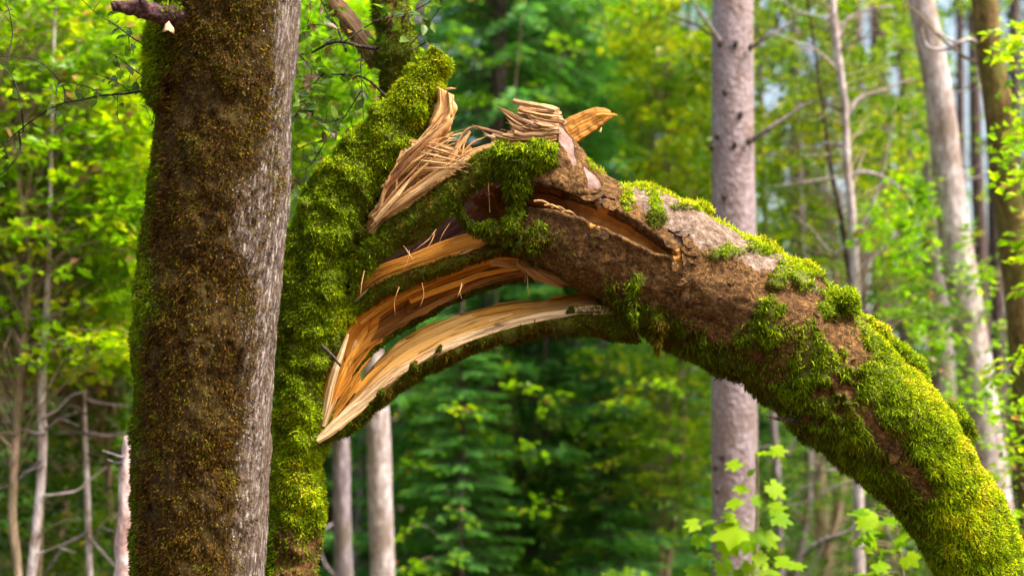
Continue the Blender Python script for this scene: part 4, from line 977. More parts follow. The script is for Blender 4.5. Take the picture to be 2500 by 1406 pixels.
    splinter(root, [(1960, 1030, 5.78), (1920, 1024, 5.74), (1872, 1017, 5.7)], .026, .02, M_TWIG, 1101, "snapped_twig", .4)
    # dry leaf on a thread
    splinter(root, [(1192, 445, 5.9), (1194, 480, 5.9), (1196, 518, 5.9)], .004, .003, M_SPLP, 1102, "thread", .8)
    return root

# ================================================================== ground
def gh(x, y):
    x = np.asarray(x, float); y = np.asarray(y, float)
    return 0.045 * np.maximum(0, y - 16) + 0.0007 * np.maximum(0, y - 40) ** 2 + 0.5 * (fbm(np.stack(np.broadcast_arrays(x, y, 0 * x), -1), 0.12, 2, 3) - 0.5) * sstep(8, 20, y)

def forest_floor():
    n = 160
    x = np.linspace(-110, 110, n); y = np.linspace(-40, 170, n); X, Y = np.meshgrid(x, y)
    V = np.stack([X, Y, gh(X, Y)], -1).reshape(-1, 3)
    i = np.arange(n - 1)[:, None] * n; j = np.arange(n - 1)[None]
    Q = np.stack([i + j, i + j + 1, i + n + j + 1, i + n + j], -1).reshape(-1, 4)
    k = NT("leaf_litter"); f = k.noise(9, 6, 0.7); v = k.noise(1.2, 4)
    c = k.ramp(f, [(0.3, (0.022, 0.014, 0.008)), (0.5, (0.085, 0.05, 0.027)), (0.7, (0.17, 0.105, 0.055))])
    c = k.mix(k.ramp(v, [(0.5, 0.0), (0.65, 0.7)]), c, (0.035, 0.06, 0.012))
    part("forest_floor", V, [Q], [k.done(c, 0.95, k.bump(f, 0.8, 0.05))], kind="structure")

# ================================================================== background trees
TREES = {}

def bg_tree(name, label, path, widths, d, mat, N=60, M=20, height=None, bump=0.02, group=None, top=True, cat="tree", down=True):
    """trunk through photo positions path=[(px,py)], widths in photo pixels, standing d metres ahead (d may vary along it)"""
    dd = np.broadcast_to(np.asarray(d, float), (len(path),))
    C = P(np.array([(a, b, c) for (a, b), c in zip(path, dd)], float)); r = np.asarray(widths, float) / 2 * dd / FPX
    o = np.argsort(C[:, 2]); C, r = C[o], r[o]
    low, g0 = C[0], None
    if down and low[2] > 0.2:
        dirn = nz((C[1] - C[0])[None])[0]; t = low[2] - gh(low[0], low[1])
        b = low - dirn * t / max(dirn[2], .5) * 0.9; b[2] = gh(b[0], b[1]) - 0.1
        C = np.vstack([b, C]); r = np.concatenate([[r[0] * 1.25], r])
    if top:
        dirn = nz((C[-1] - C[-2])[None])[0]; H = height or 9.0
        C = np.vstack([C, C[-1] + dirn * H * .5, C[-1] + dirn * H + np.array([.1, 0, 0])]); r = np.concatenate([r, [r[-1] * .75, r[-1] * .3]])
    root = thing(name, label, cat, (C[0][0], C[0][1], C[0][2] + .1), group)
    g = tube(C, radii=r, N=N, M=M, world=True)
    g.displace((fbm(g.V * np.array([1, 1, .5]), 5 / max(r.max(), .05) * .25, 3, hash_s(label)) - .5) * bump * 2)
    g.make("trunk", [mat], root)
    TREES[label] = (root, C, r)
    return root

def hash_s(s):
    return sum(ord(c) * (i + 3) for i, c in enumerate(s)) % 991

def branch(root, pts, w0, w1, mat, name="branch", M=7, label=None, N=None):
    """bent branch through (px,py,d) points, widths in photo pixels"""
    p = P(np.asarray(pts, float)); d = np.mean([q[2] for q in pts])
    V, Q = thin_tube(p, w0 / 2 * d / FPX, w1 / 2 * d / FPX, M, N or len(pts) * 4)
    V = V + (fbm(V, 25, 2, 3)[:, None] - .5) * 0.4 * w0 / 2 * d / FPX
    return part(name, V, [Q], [mat], root, label=label)

def region_pts(poly, n, rng, d0, d1):
    poly = np.asarray(poly, float); lo, hi = poly.min(0), poly.max(0); out = []
    while len(out) < n:
        q = lo + rng.rand(n * 2, 2) * (hi - lo); ok = poly_sd(q[:, 0], q[:, 1], poly) < 0
        out += list(q[ok])
    q = np.array(out[:n]); return np.concatenate([q, rng.uniform(d0, d1, (n, 1))], 1)

GAPS = [(1885, 240, 26, 30), (1690, 40, 30, 40), (2120, 70, 30, 55), (2165, 350, 22, 120), (2375, 330, 30, 230), (2420, 560, 28, 90), (2350, 230, 22, 90), (2060, 480, 20, 40), (1980, 120, 16, 30), (2330, 90, 20, 40),
        (2110, 690, 14, 90), (2455, 690, 20, 60), (1930, 330, 12, 20), (2190, 200, 14, 40), (1905, 60, 16, 24), (2255, 430, 10, 40), (2020, 260, 10, 20)]
GAPS = [q for q in GAPS if q[3] < 100]
_r = np.random.RandomState(4)
for _k in range(40):
    GAPS.append((_r.normal(2385, 28), _r.uniform(60, 640), _r.uniform(8, 18), _r.uniform(10, 34)))
for _k in range(90):
    GAPS.append((_r.uniform(1610, 2470), _r.uniform(-20, 760) , _r.uniform(5, 13), _r.uniform(6, 20)))

def gapmask(V, grow=1.0):
    x, y = to_px(V); k = np.ones(len(V), bool)
    for cx, cy, rx, ry in GAPS: k &= np.hypot((x - cx) / (rx * grow), (y - cy) / (ry * grow)) > 1
    return k

def sprays(root, cen, rng, mat, nl=26, rad=.26, L=.085, W=.06, flat=.28, tint=(.2, .85), gaps=0.0, trunk=None, bmat=None, droop=.12, name="crown", bw=.0035):
    """flat leafy sprays: a thin stalk with leaves on both sides around every centre"""
    n = len(cen)
    az = rng.uniform(0, 2 * pi, n)
    ax = np.stack([np.cos(az), np.sin(az), rng.uniform(-.35, .2, n)], 1); up = nz(np.array([0, 0, 1.0]) + flat * rng.randn(n, 3)); ax = nz(ax - (ax * up).sum(1, keepdims=True) * up)
    sd_ = np.cross(up, ax)
    s = rng.uniform(-1, 1, (n, nl)); t = rng.uniform(-.55, .55, (n, nl)) * (1.05 - np.abs(s))
    p = cen[:, None] + rad * (s[..., None] * ax[:, None] + t[..., None] * sd_[:, None]) + rng.randn(n, nl, 3) * .022
    p[..., 2] -= droop * rad * (s ** 2)
    p = p.reshape(-1, 3)
    d = (ax[:, None] * (.5 + .5 * np.sign(s))[..., None] + np.sign(t)[..., None] * sd_[:, None] * .9).reshape(-1, 3) + rng.randn(n * nl, 3) * .35
    nr = nz(np.repeat(up, nl, 0) + rng.randn(n * nl, 3) * .33)
    tt = np.repeat(rng.uniform(tint[0], tint[1], n), nl) + rng.randn(n * nl) * .1
    tt = np.clip(tt, 0, .93); dead = rng.rand(len(tt)) < .025; tt[dead] = rng.uniform(.96, 1, dead.sum())
    if gaps:
        k = gapmask(p, gaps); p, d, nr, tt = p[k], d[k], nr[k], tt[k]
    V, T = kites(p, d, nr, L * rng.uniform(.7, 1.25, len(p)), W * rng.uniform(.7, 1.25, len(p)))
    a = Acc(); a.add(V, None, T, np.repeat(tt, 4)); a.make(name, [mat], root)
    if trunk is not None:
        C, r = trunk; b = Acc()
        for k in range(n):
            c = cen[k]; z0 = c[2] - rng.uniform(.25, .9); z0 = np.clip(z0, C[:, 2].min() + .2, C[:, 2].max() - .1)
            o = np.array([np.interp(z0, C[:, 2], C[:, j]) for j in range(3)])
            if np.linalg.norm(o - c) > 3.2: o = c + nz((o - c)[None])[0] * 1.6
            m = (o + c) / 2 + np.array([0, 0, .12]) + rng.randn(3) * .06
            V, Q = thin_tube(np.array([o, m, c, c + ax[k] * rad * .8]), bw, .002, 4, 7); b.add(V, Q)
        b.make("twigs", [bmat], root, kind="stuff")

# ------------------------------------------------------------------ spruces
def spruce_mesh(seed, H=17.0, R=2.6, z0=.5, dz=.36, nb=7):
    rng = np.random.RandomState(seed); lf = Acc(); br = Acc()
    z = z0
    while z < min(H, 11.5):
        Lb = R * (1 - z / H) ** .8 * rng.uniform(.75, 1.05) + .2
        for b in range(nb):
            az = 2 * pi * (b + rng.rand() * .8) / nb; L = Lb * rng.uniform(.65, 1.1)
            s = np.linspace(.04, 1, 9); rr = s * L
            h = z + rng.uniform(-.15, .15) - .28 * rr + .055 * rr ** 2 + .05 * rng.randn()
            e = np.array([math.cos(az), math.sin(az)]); pts = np.stack([rr * e[0], rr * e[1], h], 1)
            V, Q = thin_tube(pts, .022, .004, 4, 7); br.add(V, Q)
            ns = max(5, int(L / .105)); u = np.repeat(np.linspace(.18, 1, ns), 2); side = np.tile([1, -1], ns)
            o = np.stack([np.interp(u, s, pts[:, k]) for k in range(3)], 1)
            tx = np.array([e[0], e[1], -.12]); sx = np.array([-e[1], e[0], 0])
            dirs = nz(tx * .8 + side[:, None] * sx * .75 + np.array([0, 0, -.42]) + rng.randn(len(u), 3) * .14)
            ln = (.16 + .42 * (1 - u) + .06 * rng.randn(len(u))).clip(.1, .7)
            m = 7; q = np.linspace(.05, 1, m)
            p = o[:, None] + dirs[:, None] * (q[None, :, None] * ln[:, None, None]); p[..., 2] -= .16 * (q[None] * ln[:, None]) ** 2
            nn = nz(np.cross(dirs, sx * side[:, None]) + .3 * rng.randn(len(u), 3)); nn = np.where(nn[:, 2:3] < 0, -nn, nn); lat = np.cross(nn, dirs)
            for sg in (1, -1):
                d = nz(dirs[:, None] * .8 + sg * lat[:, None] * .7 + rng.randn(len(u), m, 3) * .16)
                Lk = (.11 * (1.15 - .6 * q))[None] * rng.uniform(.7, 1.3, (len(u), m))
                V, T = kites(p.reshape(-1, 3), d.reshape(-1, 3), np.repeat(nn, m, 0), Lk.ravel(), .026, .1)
                tip = (.28 + .45 * u[:, None] * q[None] + .13 * rng.randn(len(u), 1) + .07 * rng.randn(len(u), m) + .10 * q[None])
                lf.add(V, None, T, np.repeat(np.clip(tip.ravel(), 0, 1), 4))
        z += dz * rng.uniform(.8, 1.2)
    me = build_mesh("spruce_crown", np.concatenate(lf.V), [np.concatenate(lf.T)], [M_NEEDLE], attrs={"tint": np.concatenate(lf.a)}, smooth=False)
    mb = build_mesh("spruce_branches", np.concatenate(br.V), [np.concatenate(br.Q)], [M_DARKT])
    zz = np.linspace(-.2, H, 14); t = tube(np.stack([.05 * np.sin(zz), .05 * np.cos(zz * .7), zz], 1), radii=np.interp(zz, [-.2, H], [.15, .02]), N=30, M=12, world=True)
    V = np.concatenate([t.V.reshape(-1, 3), t.V[0].mean(0)[None], t.V[-1].mean(0)[None]])
    mt = build_mesh("spruce_trunk", V, t.faces(), [M_DARKT])
    return me, mb, mt

def place_spruce(meshes, px, d, label, sc=1.0, rot=0.0, group=None):
    x = P(px, 703, d)[0]; y = P(px, 703, d)[1]
    root = thing("spruce_tree", label, "tree", (x, y, gh(x, y)), group)
    root.rotation_euler = (0, 0, rot); root.scale = (sc, sc, sc)
    for nm, me in zip(("crown", "branches", "trunk"), meshes):
        o = bpy.data.objects.new(nm, me); COL.objects.link(o); o.parent = root
        if nm == "branches": o["kind"] = "stuff"
    return root

def background():
    rng = np.random.RandomState(77)
    # --- big spruce trunk in the middle distance with knots and dead branches
    t = bg_tree("spruce_tree", "straight lilac grey scaly trunk rising behind the fallen trunk with dead side branches", [(1789, -60), (1789, 100), (1789, 340), (1792, 560), (1792, 900), (1793, 1150), (1796, 1420)], [98, 101, 103, 106, 110, 112, 114], 11.6, M_SPRUCE, 160, 60, bump=.006)
    for pts, w in [([(1760, 104, 11.42), (1735, 68, 11.4), (1710, 34, 11.4), (1685, -6, 11.4)], 11), ([(1742, 90, 11.5), (1700, 62, 11.5), (1660, 48, 11.5), (1625, 32, 11.5)], 7), ([(1836, 114, 11.5), (1870, 92, 11.4), (1905, 72, 11.4), (1936, 52, 11.4)], 10),
                   ([(1834, 344, 11.5), (1870, 318, 11.4), (1920, 286, 11.4), (1966, 255, 11.4)], 13), ([(1740, 136, 11.6), (1722, 138, 11.6), (1705, 136, 11.6)], 5)]:
        branch(t, pts, w, w * .45, M_GREY if w > 9 else M_TWIG)
    for x, y in [(1758, 106), (1796, 108), (1832, 116), (1752, 333), (1794, 354), (1828, 346), (1770, 225), (1808, 280), (1768, 480), (1764, 1115), (1748, 1138), (1752, 1196), (1738, 360)]:
        k = tube([(x - 1, y + 9, 11.44), (x, y, 11.40), (x + 1, y - 9, 11.44)], [3, 7, 2], N=10, M=10)
        k.displace((fbm(k.V, 50, 2, x) - .5) * .02); k.make("knot", [M_TWIG], t)
    # --- pale beech behind the fork, grey companion
    bg_tree("beech_tree", "tall white barked beech trunk behind the fork of the broken tree, leaning left higher up", [(868, -40), (872, 150), (882, 300), (896, 600), (908, 850), (922, 1000), (926, 1150), (934, 1406)], [34, 39, 43, 49, 54, 58, 60, 62], 13, M_BEECH, bump=.012)
    bg_tree("beech_tree", "thinner grey trunk standing left of the white beech behind the broken tree", [(806, 300), (812, 600), (822, 900), (832, 1050), (834, 1250), (840, 1406)], [26, 32, 38, 42, 44, 46], 13.6, M_GREY, bump=.012)
    bg_tree("young_tree", "slender pale stem between the grey trunk and the white beech", [(884, 1060), (882, 1160), (872, 1300), (868, 1406)], [13, 14, 15, 16], 19, M_GREY, bump=.004)
    # --- left saplings
    a = bg_tree("young_tree", "tan crooked sapling stem at the left edge of the wood", [(36, 400), (52, 500), (72, 590), (74, 670), (68, 760), (56, 850), (46, 950), (40, 1050), (33, 1170), (30, 1260), (46, 1406)], [13, 15, 16, 16, 17, 18, 19, 20, 21, 22, 22], 10, M_TAN, 90, 14, bump=.004, height=3)
    b = bg_tree("young_tree", "whitish slender birch stem next to the tan crooked sapling", [(122, 500), (118, 640), (114, 760), (108, 850), (102, 960), (104, 1050), (102, 1150), (92, 1260), (76, 1406)], [10, 13, 16, 18, 20, 22, 22, 23, 24], 10, M_BEECH, 90, 14, bump=.004, height=3)
    c = bg_tree("young_tree", "straight blue grey dead stem left of the mossy trunk with bare twigs", [(205, 945), (207, 1050), (212, 1170), (216, 1300), (219, 1406)], [9, 12, 14, 15, 16], 11, M_BEECH, 50, 12, bump=.004, top=False)
    s = bg_tree("tree_snag", "broken pinkish birch snag half hidden by the mossy trunk", [(314, 1064), (312, 1120), (309, 1200), (304, 1290), (300, 1406)], [26, 34, 38, 40, 44], 8.2, M_SNAG, 90, 30, bump=.014, top=False)
    l1 = bg_tree("young_tree", "grey forked sapling seen through the leaves on the left", [(206, -20), (196, 90), (182, 150), (162, 220), (138, 260), (124, 300), (121, 420)], [9, 11, 12, 13, 14, 15, 16], 12, M_TAN, 60, 12, bump=.003, height=3)
    for tr, lst in ((a, [[(72, 590), (60, 560), (40, 500), (48, 420)], [(40, 1060), (10, 1056), (-20, 1066)], [(56, 850), (30, 800), (15, 760)]]),
                    (b, [[(104, 880), (70, 890), (30, 912), (-10, 930)], [(110, 860), (160, 850), (200, 845), (230, 870)], [(104, 1020), (140, 1000), (175, 965), (215, 955)], [(104, 1140), (70, 1150), (30, 1180), (-10, 1195)], [(108, 1060), (60, 1050), (20, 1030), (-10, 1028)],
                         [(104, 1210), (150, 1205), (190, 1196), (220, 1170), (260, 1140)], [(112, 780), (145, 765), (180, 745), (240, 735)], [(100, 1125), (75, 1145), (52, 1152)]]),
                    (c, [[(207, 1056), (170, 1055), (130, 1058)], [(207, 1056), (260, 1062), (325, 1058)], [(210, 1010), (170, 990), (120, 1050)], [(210, 975), (250, 985), (300, 990)], [(215, 1300), (160, 1330), (110, 1400)], [(216, 1310), (270, 1370), (300, 1400)]]),
                    (s, [[(302, 1118), (275, 1108), (250, 1100)], [(300, 1130), (280, 1128), (262, 1122)]])):
        C = TREES[tr["label"]]; d0 = float((C[1][0] - CAM) @ FWD)
        for q in lst:
            branch(tr, [(x, y, d0 + .05 * i) for i, (x, y) in enumerate(q)], 8, 3, M_GREY if tr is not a else M_TAN)
    # --- right side trunks
    r1 = bg_tree("beech_tree", "pale pinkish leaning trunk with smooth bark at the right", [(2236, -60), (2268, 100), (2296, 260), (2316, 450), (2338, 620), (2360, 760), (2382, 900), (2402, 1050), (2424, 1200), (2440, 1406)], [62, 64, 68, 74, 78, 80, 82, 84, 88, 92], 14, M_BEECH, 120, 36, bump=.01)
    r2 = bg_tree("mossy_tree", "dark brown mossy trunk leaning at the right edge, pale on its left flank", [(2398, -60), (2410, 60), (2430, 220), (2450, 400), (2470, 560), (2488, 720), (2504, 880), (2520, 1080), (2540, 1406)], [56, 58, 62, 66, 70, 72, 74, 78, 84], 11, M_MOSSY, 120, 36, bump=.014)
    branch(r2, [(2392, 110, 11), (2370, 98, 10.95), (2345, 102, 10.9), (2320, 118, 10.9), (2290, 122, 10.9), (2262, 112, 10.9), (2248, 70, 10.9)], 12, 6, M_BEECH)
    branch(r2, [(2336, 106, 10.9), (2310, 92, 10.85), (2288, 82, 10.8)], 8, 4, M_BEECH); branch(r2, [(2388, 156, 11), (2350, 136, 11), (2300, 96, 11), (2240, 34, 11), (2190, -10, 11)], 9, 4, M_TAN)
    bg_tree("conifer_tree", "violet grey conifer trunk directly left of the pale leaning trunk", [(2262, 200), (2270, 420), (2282, 600), (2292, 750), (2300, 900), (2306, 1100), (2312, 1406)], [44, 50, 54, 58, 60, 62, 64], 20, M_GREY, bump=.012)
    bg_tree("conifer_tree", "thin dark trunk standing against bright sky between the two right trunks", [(2378, 150), (2384, 400), (2392, 560), (2398, 720), (2404, 1000), (2410, 1406)], [26, 30, 32, 34, 36, 40], 26, M_DARKT, bump=.01)
    bi = bg_tree("birch_tree", "slim pale birch stem among yellow green leaves right of the scaly trunk", [(2030, -40), (2038, 80), (2046, 140), (2062, 260), (2068, 400), (2078, 500), (2084, 600), (2090, 740), (2094, 1000), (2098, 1406)], [17, 19, 19, 18, 18, 20, 22, 24, 26, 28], 13, M_BEECH, 80, 16, bump=.006)
    b2 = bg_tree("young_tree", "dark crooked stem twined beside the slim pale birch", [(2014, 300), (2030, 420), (2052, 520), (2066, 620), (2080, 700), (2094, 800), (2100, 1100), (2104, 1406)], [8, 11, 13, 15, 16, 17, 18, 20], 13.4, M_TWIG, 70, 12, bump=.005, height=4)
    for q in ([(2040, 130), (2060, 60), (2100, 30), (2180, 14)], [(2068, 430), (2110, 420), (2170, 440), (2230, 490), (2262, 520)], [(2070, 280), (2100, 240), (2160, 220), (2230, 190)], [(2084, 600), (2120, 520), (2150, 440), (2180, 300)], [(2066, 360), (2010, 350), (1960, 370)],
              [(2086, 560), (2040, 620), (1980, 560), (1930, 520)], [(2090, 660), (2140, 620), (2200, 560)]):
        branch(bi, [(x, y, 13 + .05 * i) for i, (x, y) in enumerate(q)], 10, 4, M_GREY)
    bg_tree("young_tree", "thin grey stem glimpsed just under the fallen trunk beside the scaly spruce", [(1880, 860), (1884, 980), (1890, 1060), (1898, 1180), (1906, 1406)], [16, 18, 18, 19, 20], 17, M_GREY, bump=.006)
    bg_tree("young_tree", "grey stem behind the maple leaves under the fallen trunk", [(1972, 1000), (1976, 1120), (1970, 1250), (1940, 1406)], [22, 22, 20, 20], 18, M_GREY, bump=.006)
    for i, (x, y0, y1, w, d, lab) in enumerate([(1362, 900, 1406, 58, 21, "brown spruce trunk deep in the wood below the arch"), (1270, -40, 260, 30, 26, "reddish trunk showing high between spruce boughs above the break"), (2150, 250, 800, 46, 28, "dark trunk deep in shade between the birch and the pale trunk"),
                                               (2215, 300, 900, 40, 31, "dark shaded trunk close behind the pale leaning trunk"), (2440, 900, 1406, 40, 24, "brown trunk low behind the edge of the fallen trunk"), (2100, 350, 760, 30, 30, "faint brown trunk behind the slim birch"),
                                               (1690, 1000, 1406, 28, 26, "faint trunk left of the scaly spruce near the ground"), (560, -40, 1406, 60, 25, "trunk hidden behind the mossy tree"), (370, 260, 380, 40, 22, "grey trunk peeping past the left flank of the mossy tree"), (2480, 100, 900, 30, 27, "far trunk beyond the brown mossy trunk"),
                                               (1540, 0, 420, 22, 33, "slim far trunk among yellow leaves left of the scaly spruce"), (1940, 0, 760, 26, 33, "slim far trunk in the leaves right of the scaly spruce"), (2345, -40, 700, 20, 34, "dark pole thin trunk just right of the pale leaning trunk"), (2422, -40, 800, 24, 32, "dark thin trunk hugging the left side of the brown mossy trunk")]):
        if "hidden behind" in lab: continue
        bg_tree("conifer_tree", lab, [(x - 3, y0), (x, (y0 + y1) / 2), (x + 3, y1)], [w * .9, w, w * 1.06], d, M_DARKT if i % 2 else M_GREY if i == 8 else M_DARKT, 30, 12, bump=.01)
    # --- leafy crowns
    def leafy(label, polys, n, d0, d1, tr_label=None, name="young_tree", stem=None, **kw):
        if tr_label: root, C, r = TREES[tr_label]
        else:
            root = bg_tree(name, label, [(stem[0] + rng.uniform(-30, 30), y) for y in (150, 400, 650, 900, 1150, 1400)], [stem[2] * .5, stem[2] * .6, stem[2] * .8, stem[2], stem[2] * 1.15, stem[2] * 1.3], stem[1], kw.pop("tmat", M_TAN), 40, 10, bump=.004, height=4); _, C, r = TREES[label]
        cen = P(np.concatenate([region_pts(pl, int(n * f), rng, d0, d1) for pl, f in polys]))
        sprays(root, cen, rng, kw.pop("mat", M_LEAFY), trunk=(C, r), bmat=M_TAN, **kw)
    Lt = [(-250, -120), (420, -120), (420, 260), (350, 420), (360, 640), (330, 760), (340, 900), (-250, 900)]
    leafy("", [(Lt, 1)], 700, 9.6, 12.0, a["label"], tint=(.35, .9), nl=26)
    leafy("bright yellow green sapling filling the gap left of the mossy trunk", [(Lt, 1)], 900, 11.5, 15.0, stem=(270, 12.8, 16), tint=(.3, .85), nl=26)
    leafy("", [([(60, 340), (400, 350), (400, 760), (60, 800)], 1)], 420, 12, 15, b["label"], tint=(.5, .92), nl=24)
    leafy("deep green shrub low on the left behind the thin stems", [([(-250, 760), (420, 760), (420, 1480), (-250, 1480)], 1)], 560, 12, 17, stem=(150, 16, 14), mat=M_LEAFG, tint=(.0, .75), nl=24)
    leafy("leafy sapling seen between the mossy trunk and the dark limb", [([(690, -60), (960, -60), (930, 240), (840, 420), (700, 560)], 1)], 190, 9.5, 13, stem=(745, 11, 10), tint=(.25, .8), nl=24)
    leafy("", [([(1640, -80), (2320, -80), (2280, 300), (2180, 480), (2130, 700), (1960, 640), (1840, 560), (1640, 400)], 1)], 430, 14, 18, bi["label"], mat=M_LEAFG, tint=(.35, .95), gaps=1.1, nl=26)
    leafy("olive leaved beech sapling left of the scaly spruce trunk", [([(1480, 20), (1780, -60), (1780, 520), (1560, 460)], 1)], 380, 15, 20, stem=(1640, 17, 16), mat=M_LEAFG, tint=(.4, 1.0), gaps=1.1, nl=26)
    leafy("broad olive green beech in the middle distance on the right", [([(1830, -80), (2300, -80), (2260, 760), (1840, 720)], 1)], 520, 18, 23, stem=(2000, 20, 30), mat=M_LEAFG, tint=(.25, .85), gaps=1.2, nl=26)
    leafy("", [([(2150, 640), (2420, 560), (2420, 1000), (2300, 980), (2180, 820)], .6), ([(2120, 470), (2260, 440), (2240, 600), (2120, 640)], .4)], 70, 11.5, 14, b2["label"], tint=(.2, .7), gaps=1.0, nl=22)
    leafy("light green leaves hanging past the right edge trunk", [([(2440, 60), (2640, 60), (2640, 700), (2470, 700)], .6), ([(2430, 900), (2640, 800), (2640, 1300), (2440, 1280)], .4)], 110, 9, 12, stem=(2560, 10.5, 18), tint=(.4, .85), gaps=1.0, nl=20)
    leafy("dull green undergrowth sapling under the fallen trunk", [([(1780, 900), (2260, 1150), (2400, 1480), (1750, 1480)], 1)], 260, 16, 21, stem=(2030, 18, 16), mat=M_LEAFG, tint=(.0, .5), nl=24)
    leafy("yellowish beech sapling below the arch left of the scaly spruce", [([(1420, 840), (1745, 860), (1745, 1280), (1450, 1200)], 1)], 260, 15, 19, stem=(1600, 17, 12), mat=M_LEAFG, tint=(.2, .9), nl=24)
    leafy("light green beech sapling spreading its leaves under the lower arch", [([(960, 900), (1240, 840), (1420, 1000), (1420, 1480), (985, 1480), (1000, 1150)], 1)], 190, 15, 18, stem=(1240, 17, 5), bw=.0015, mat=M_LEAFG, tint=(.0, .6), nl=24)
    leafy("pale leaved sapling high behind the gap above the break", [([(1080, -60), (1500, -60), (1420, 260), (1120, 340)], 1)], 60, 17, 21, stem=(1440, 19, 7), tint=(.0, .6), nl=24)
    leafy("", [([(1400, 900), (2300, 850), (2500, 700), (2600, 1480), (1300, 1480)], 1)], 260, 22, 28, "brown trunk low behind the edge of the fallen trunk", mat=M_LEAFG, tint=(.0, .4), nl=30, rad=.4)
    # bare twigs under the fallen trunk
    tw = TREES["dull green undergrowth sapling under the fallen trunk"][0]
    for q in ([(2140, 1230), (2080, 1290), (2000, 1320), (1940, 1370), (1900, 1420)], [(2010, 1320), (1990, 1370), (1960, 1410)], [(1950, 1066), (1910, 1110), (1870, 1130)], [(2010, 1110), (1990, 1180), (1960, 1190), (1930, 1220)], [(2140, 1170), (2060, 1180), (1980, 1220), (1890, 1240)],
              [(2010, 1150), (2090, 1140), (2130, 1160)], [(1930, 1110), (1880, 1090), (1830, 1100)], [(2160, 1280), (2180, 1320), (2240, 1370)]):
        branch(tw, [(x, y, 12.5 + .04 * i) for i, (x, y) in enumerate(q)], 8, 3, M_GREY)
    tw = TREES["yellowish beech sapling below the arch left of the scaly spruce"][0]
    for q in ([(1425, 1112), (1450, 1118), (1468, 1134), (1500, 1142), (1560, 1140), (1620, 1134)], [(1480, 1138), (1472, 1160), (1475, 1190)], [(1510, 1055), (1550, 1080), (1600, 1090), (1660, 1076)], [(1650, 1060), (1690, 1020), (1730, 1000)]):
        branch(tw, [(x, y, 16.4 + .03 * i) for i, (x, y) in enumerate(q)], 6, 3, M_GREY)
    tw = TREES["slender pale stem between the grey trunk and the white beech"][0]
    for q in ([(775, 1310), (790, 1370), (830, 1420)], [(780, 1300), (810, 1280), (850, 1260)], [(1085, 1190), (1100, 1210), (1130, 1216)], [(790, 540), (840, 470), (870, 450)], [(750, 600), (800, 520), (850, 400)]):
        branch(tw, [(x, y, 15 + .03 * i) for i, (x, y) in enumerate(q)], 10, 4, M_GREY)
    leafy("", [([(-250, 260), (360, 260), (360, 930), (-250, 930)], 1)], 520, 10, 13, "bright yellow green sapling filling the gap left of the mossy trunk", tint=(.4, .95), nl=26)
    leafy("", [([(980, 900), (1700, 860), (1700, 1420), (980, 1420)], 1)], 35, 13, 18, "light green beech sapling spreading its leaves under the lower arch", tint=(.2, .8), nl=20, rad=.2)
    # bare grey side branches growing from the thin stems
    for lab, y0, y1, n, dp in [(bi["label"], 20, 760, 13, 13), (b2["label"], 340, 900, 6, 13.4), ("pale pinkish leaning trunk with smooth bark at the right", 100, 1000, 7, 14), (a["label"], 700, 1400, 3, 10), (b["label"], 800, 1400, 3, 10), (c["label"], 980, 1400, 4, 11),
                               ("grey stem behind the maple leaves under the fallen trunk", 1010, 1400, 6, 18), ("slim far trunk in the leaves right of the scaly spruce", 50, 600, 5, 33)]:
        tr, C, r = TREES[lab]; cx, cy = to_px(C); o = np.argsort(cy)
        for k in range(n):
            y = rng.uniform(y0, y1); x = np.interp(y, cy[o], cx[o]); sg = rng.choice([-1, 1]); a_ = rng.uniform(-.1, .9); ln = rng.uniform(70, 200); d = float((np.array([np.interp(y, cy[o], C[o][:, q]) for q in range(3)]) - CAM) @ FWD); pts = []
            for j in range(5):
                pts.append((x, y, d - .06 * j)); x += sg * ln / 4 * math.cos(a_); y -= ln / 4 * math.sin(a_); a_ += rng.uniform(-.35, .3)
            w = rng.uniform(4, 7.5); branch(tr, pts, w, 1.5, [M_GREY, M_BEECH, M_TAN, M_TWIG][k % 4])
            m = pts[2]; branch(tr, [m, (m[0] + sg * 18, m[1] + rng.uniform(-20, 12), d - .15), (m[0] + sg * 48, m[1] + rng.uniform(-40, 20), d - .2)], w * .6, 1.2, M_GREY)
    leafy("", [([(2320, -60), (2460, -60), (2470, 700), (2330, 700)], 1)], 60, 19, 25, "thin dark trunk standing against bright sky between the two right trunks", mat=M_LEAFG, tint=(.4, 1.0), gaps=1.0, nl=22)
    # --- spruces
    ms = [spruce_mesh(1), spruce_mesh(2, 16, 2.9, .4), spruce_mesh(3, 19, 2.4, .6)]
    spots = [(1230, 22.5, 0, "tall drooping spruce whose hanging boughs fill the sky above the break"), (1210, 18.0, 1, "green spruce close behind the lower arch, right of the white beech"), (1375, 19, 2, "spruce with light green tips below the middle of the arch"),
             (1590, 24, 0, "shaded spruce below the arch left of the scaly trunk"), (1480, 28, 1, "blue green spruce above the loose plank"), (1010, 29, 2, "bright green spruce behind the dark limb"), (1720, 33, 1, "far spruce behind the scaly trunk"),
             (240, 21, 2, "bluish spruce deep behind the yellow saplings on the left"), (-40, 24, 1, "dark spruce at the far left behind the leaves"), (420, 27, 0, "spruce peeping past the left flank of the mossy trunk"), (2200, 30, 2, "small dark spruce behind the pale leaning trunk"),
             (1930, 30, 0, "small far spruce behind the olive beech"), (800, 26, 1, "spruce behind the standing broken trunk"), (2620, 29, 1, "spruce beyond the right edge trunk"), (1130, 15.5, 1, "young small spruce spreading green boughs right of the white beech under the arch"), (1470, 16.5, 0, "young small spruce left of the scaly trunk under the fallen trunk"), (1330, 17.5, 2, "young small spruce under the middle of the lower arch"), (1880, 24, 1, "low spruce right of the scaly trunk under the fallen trunk")]
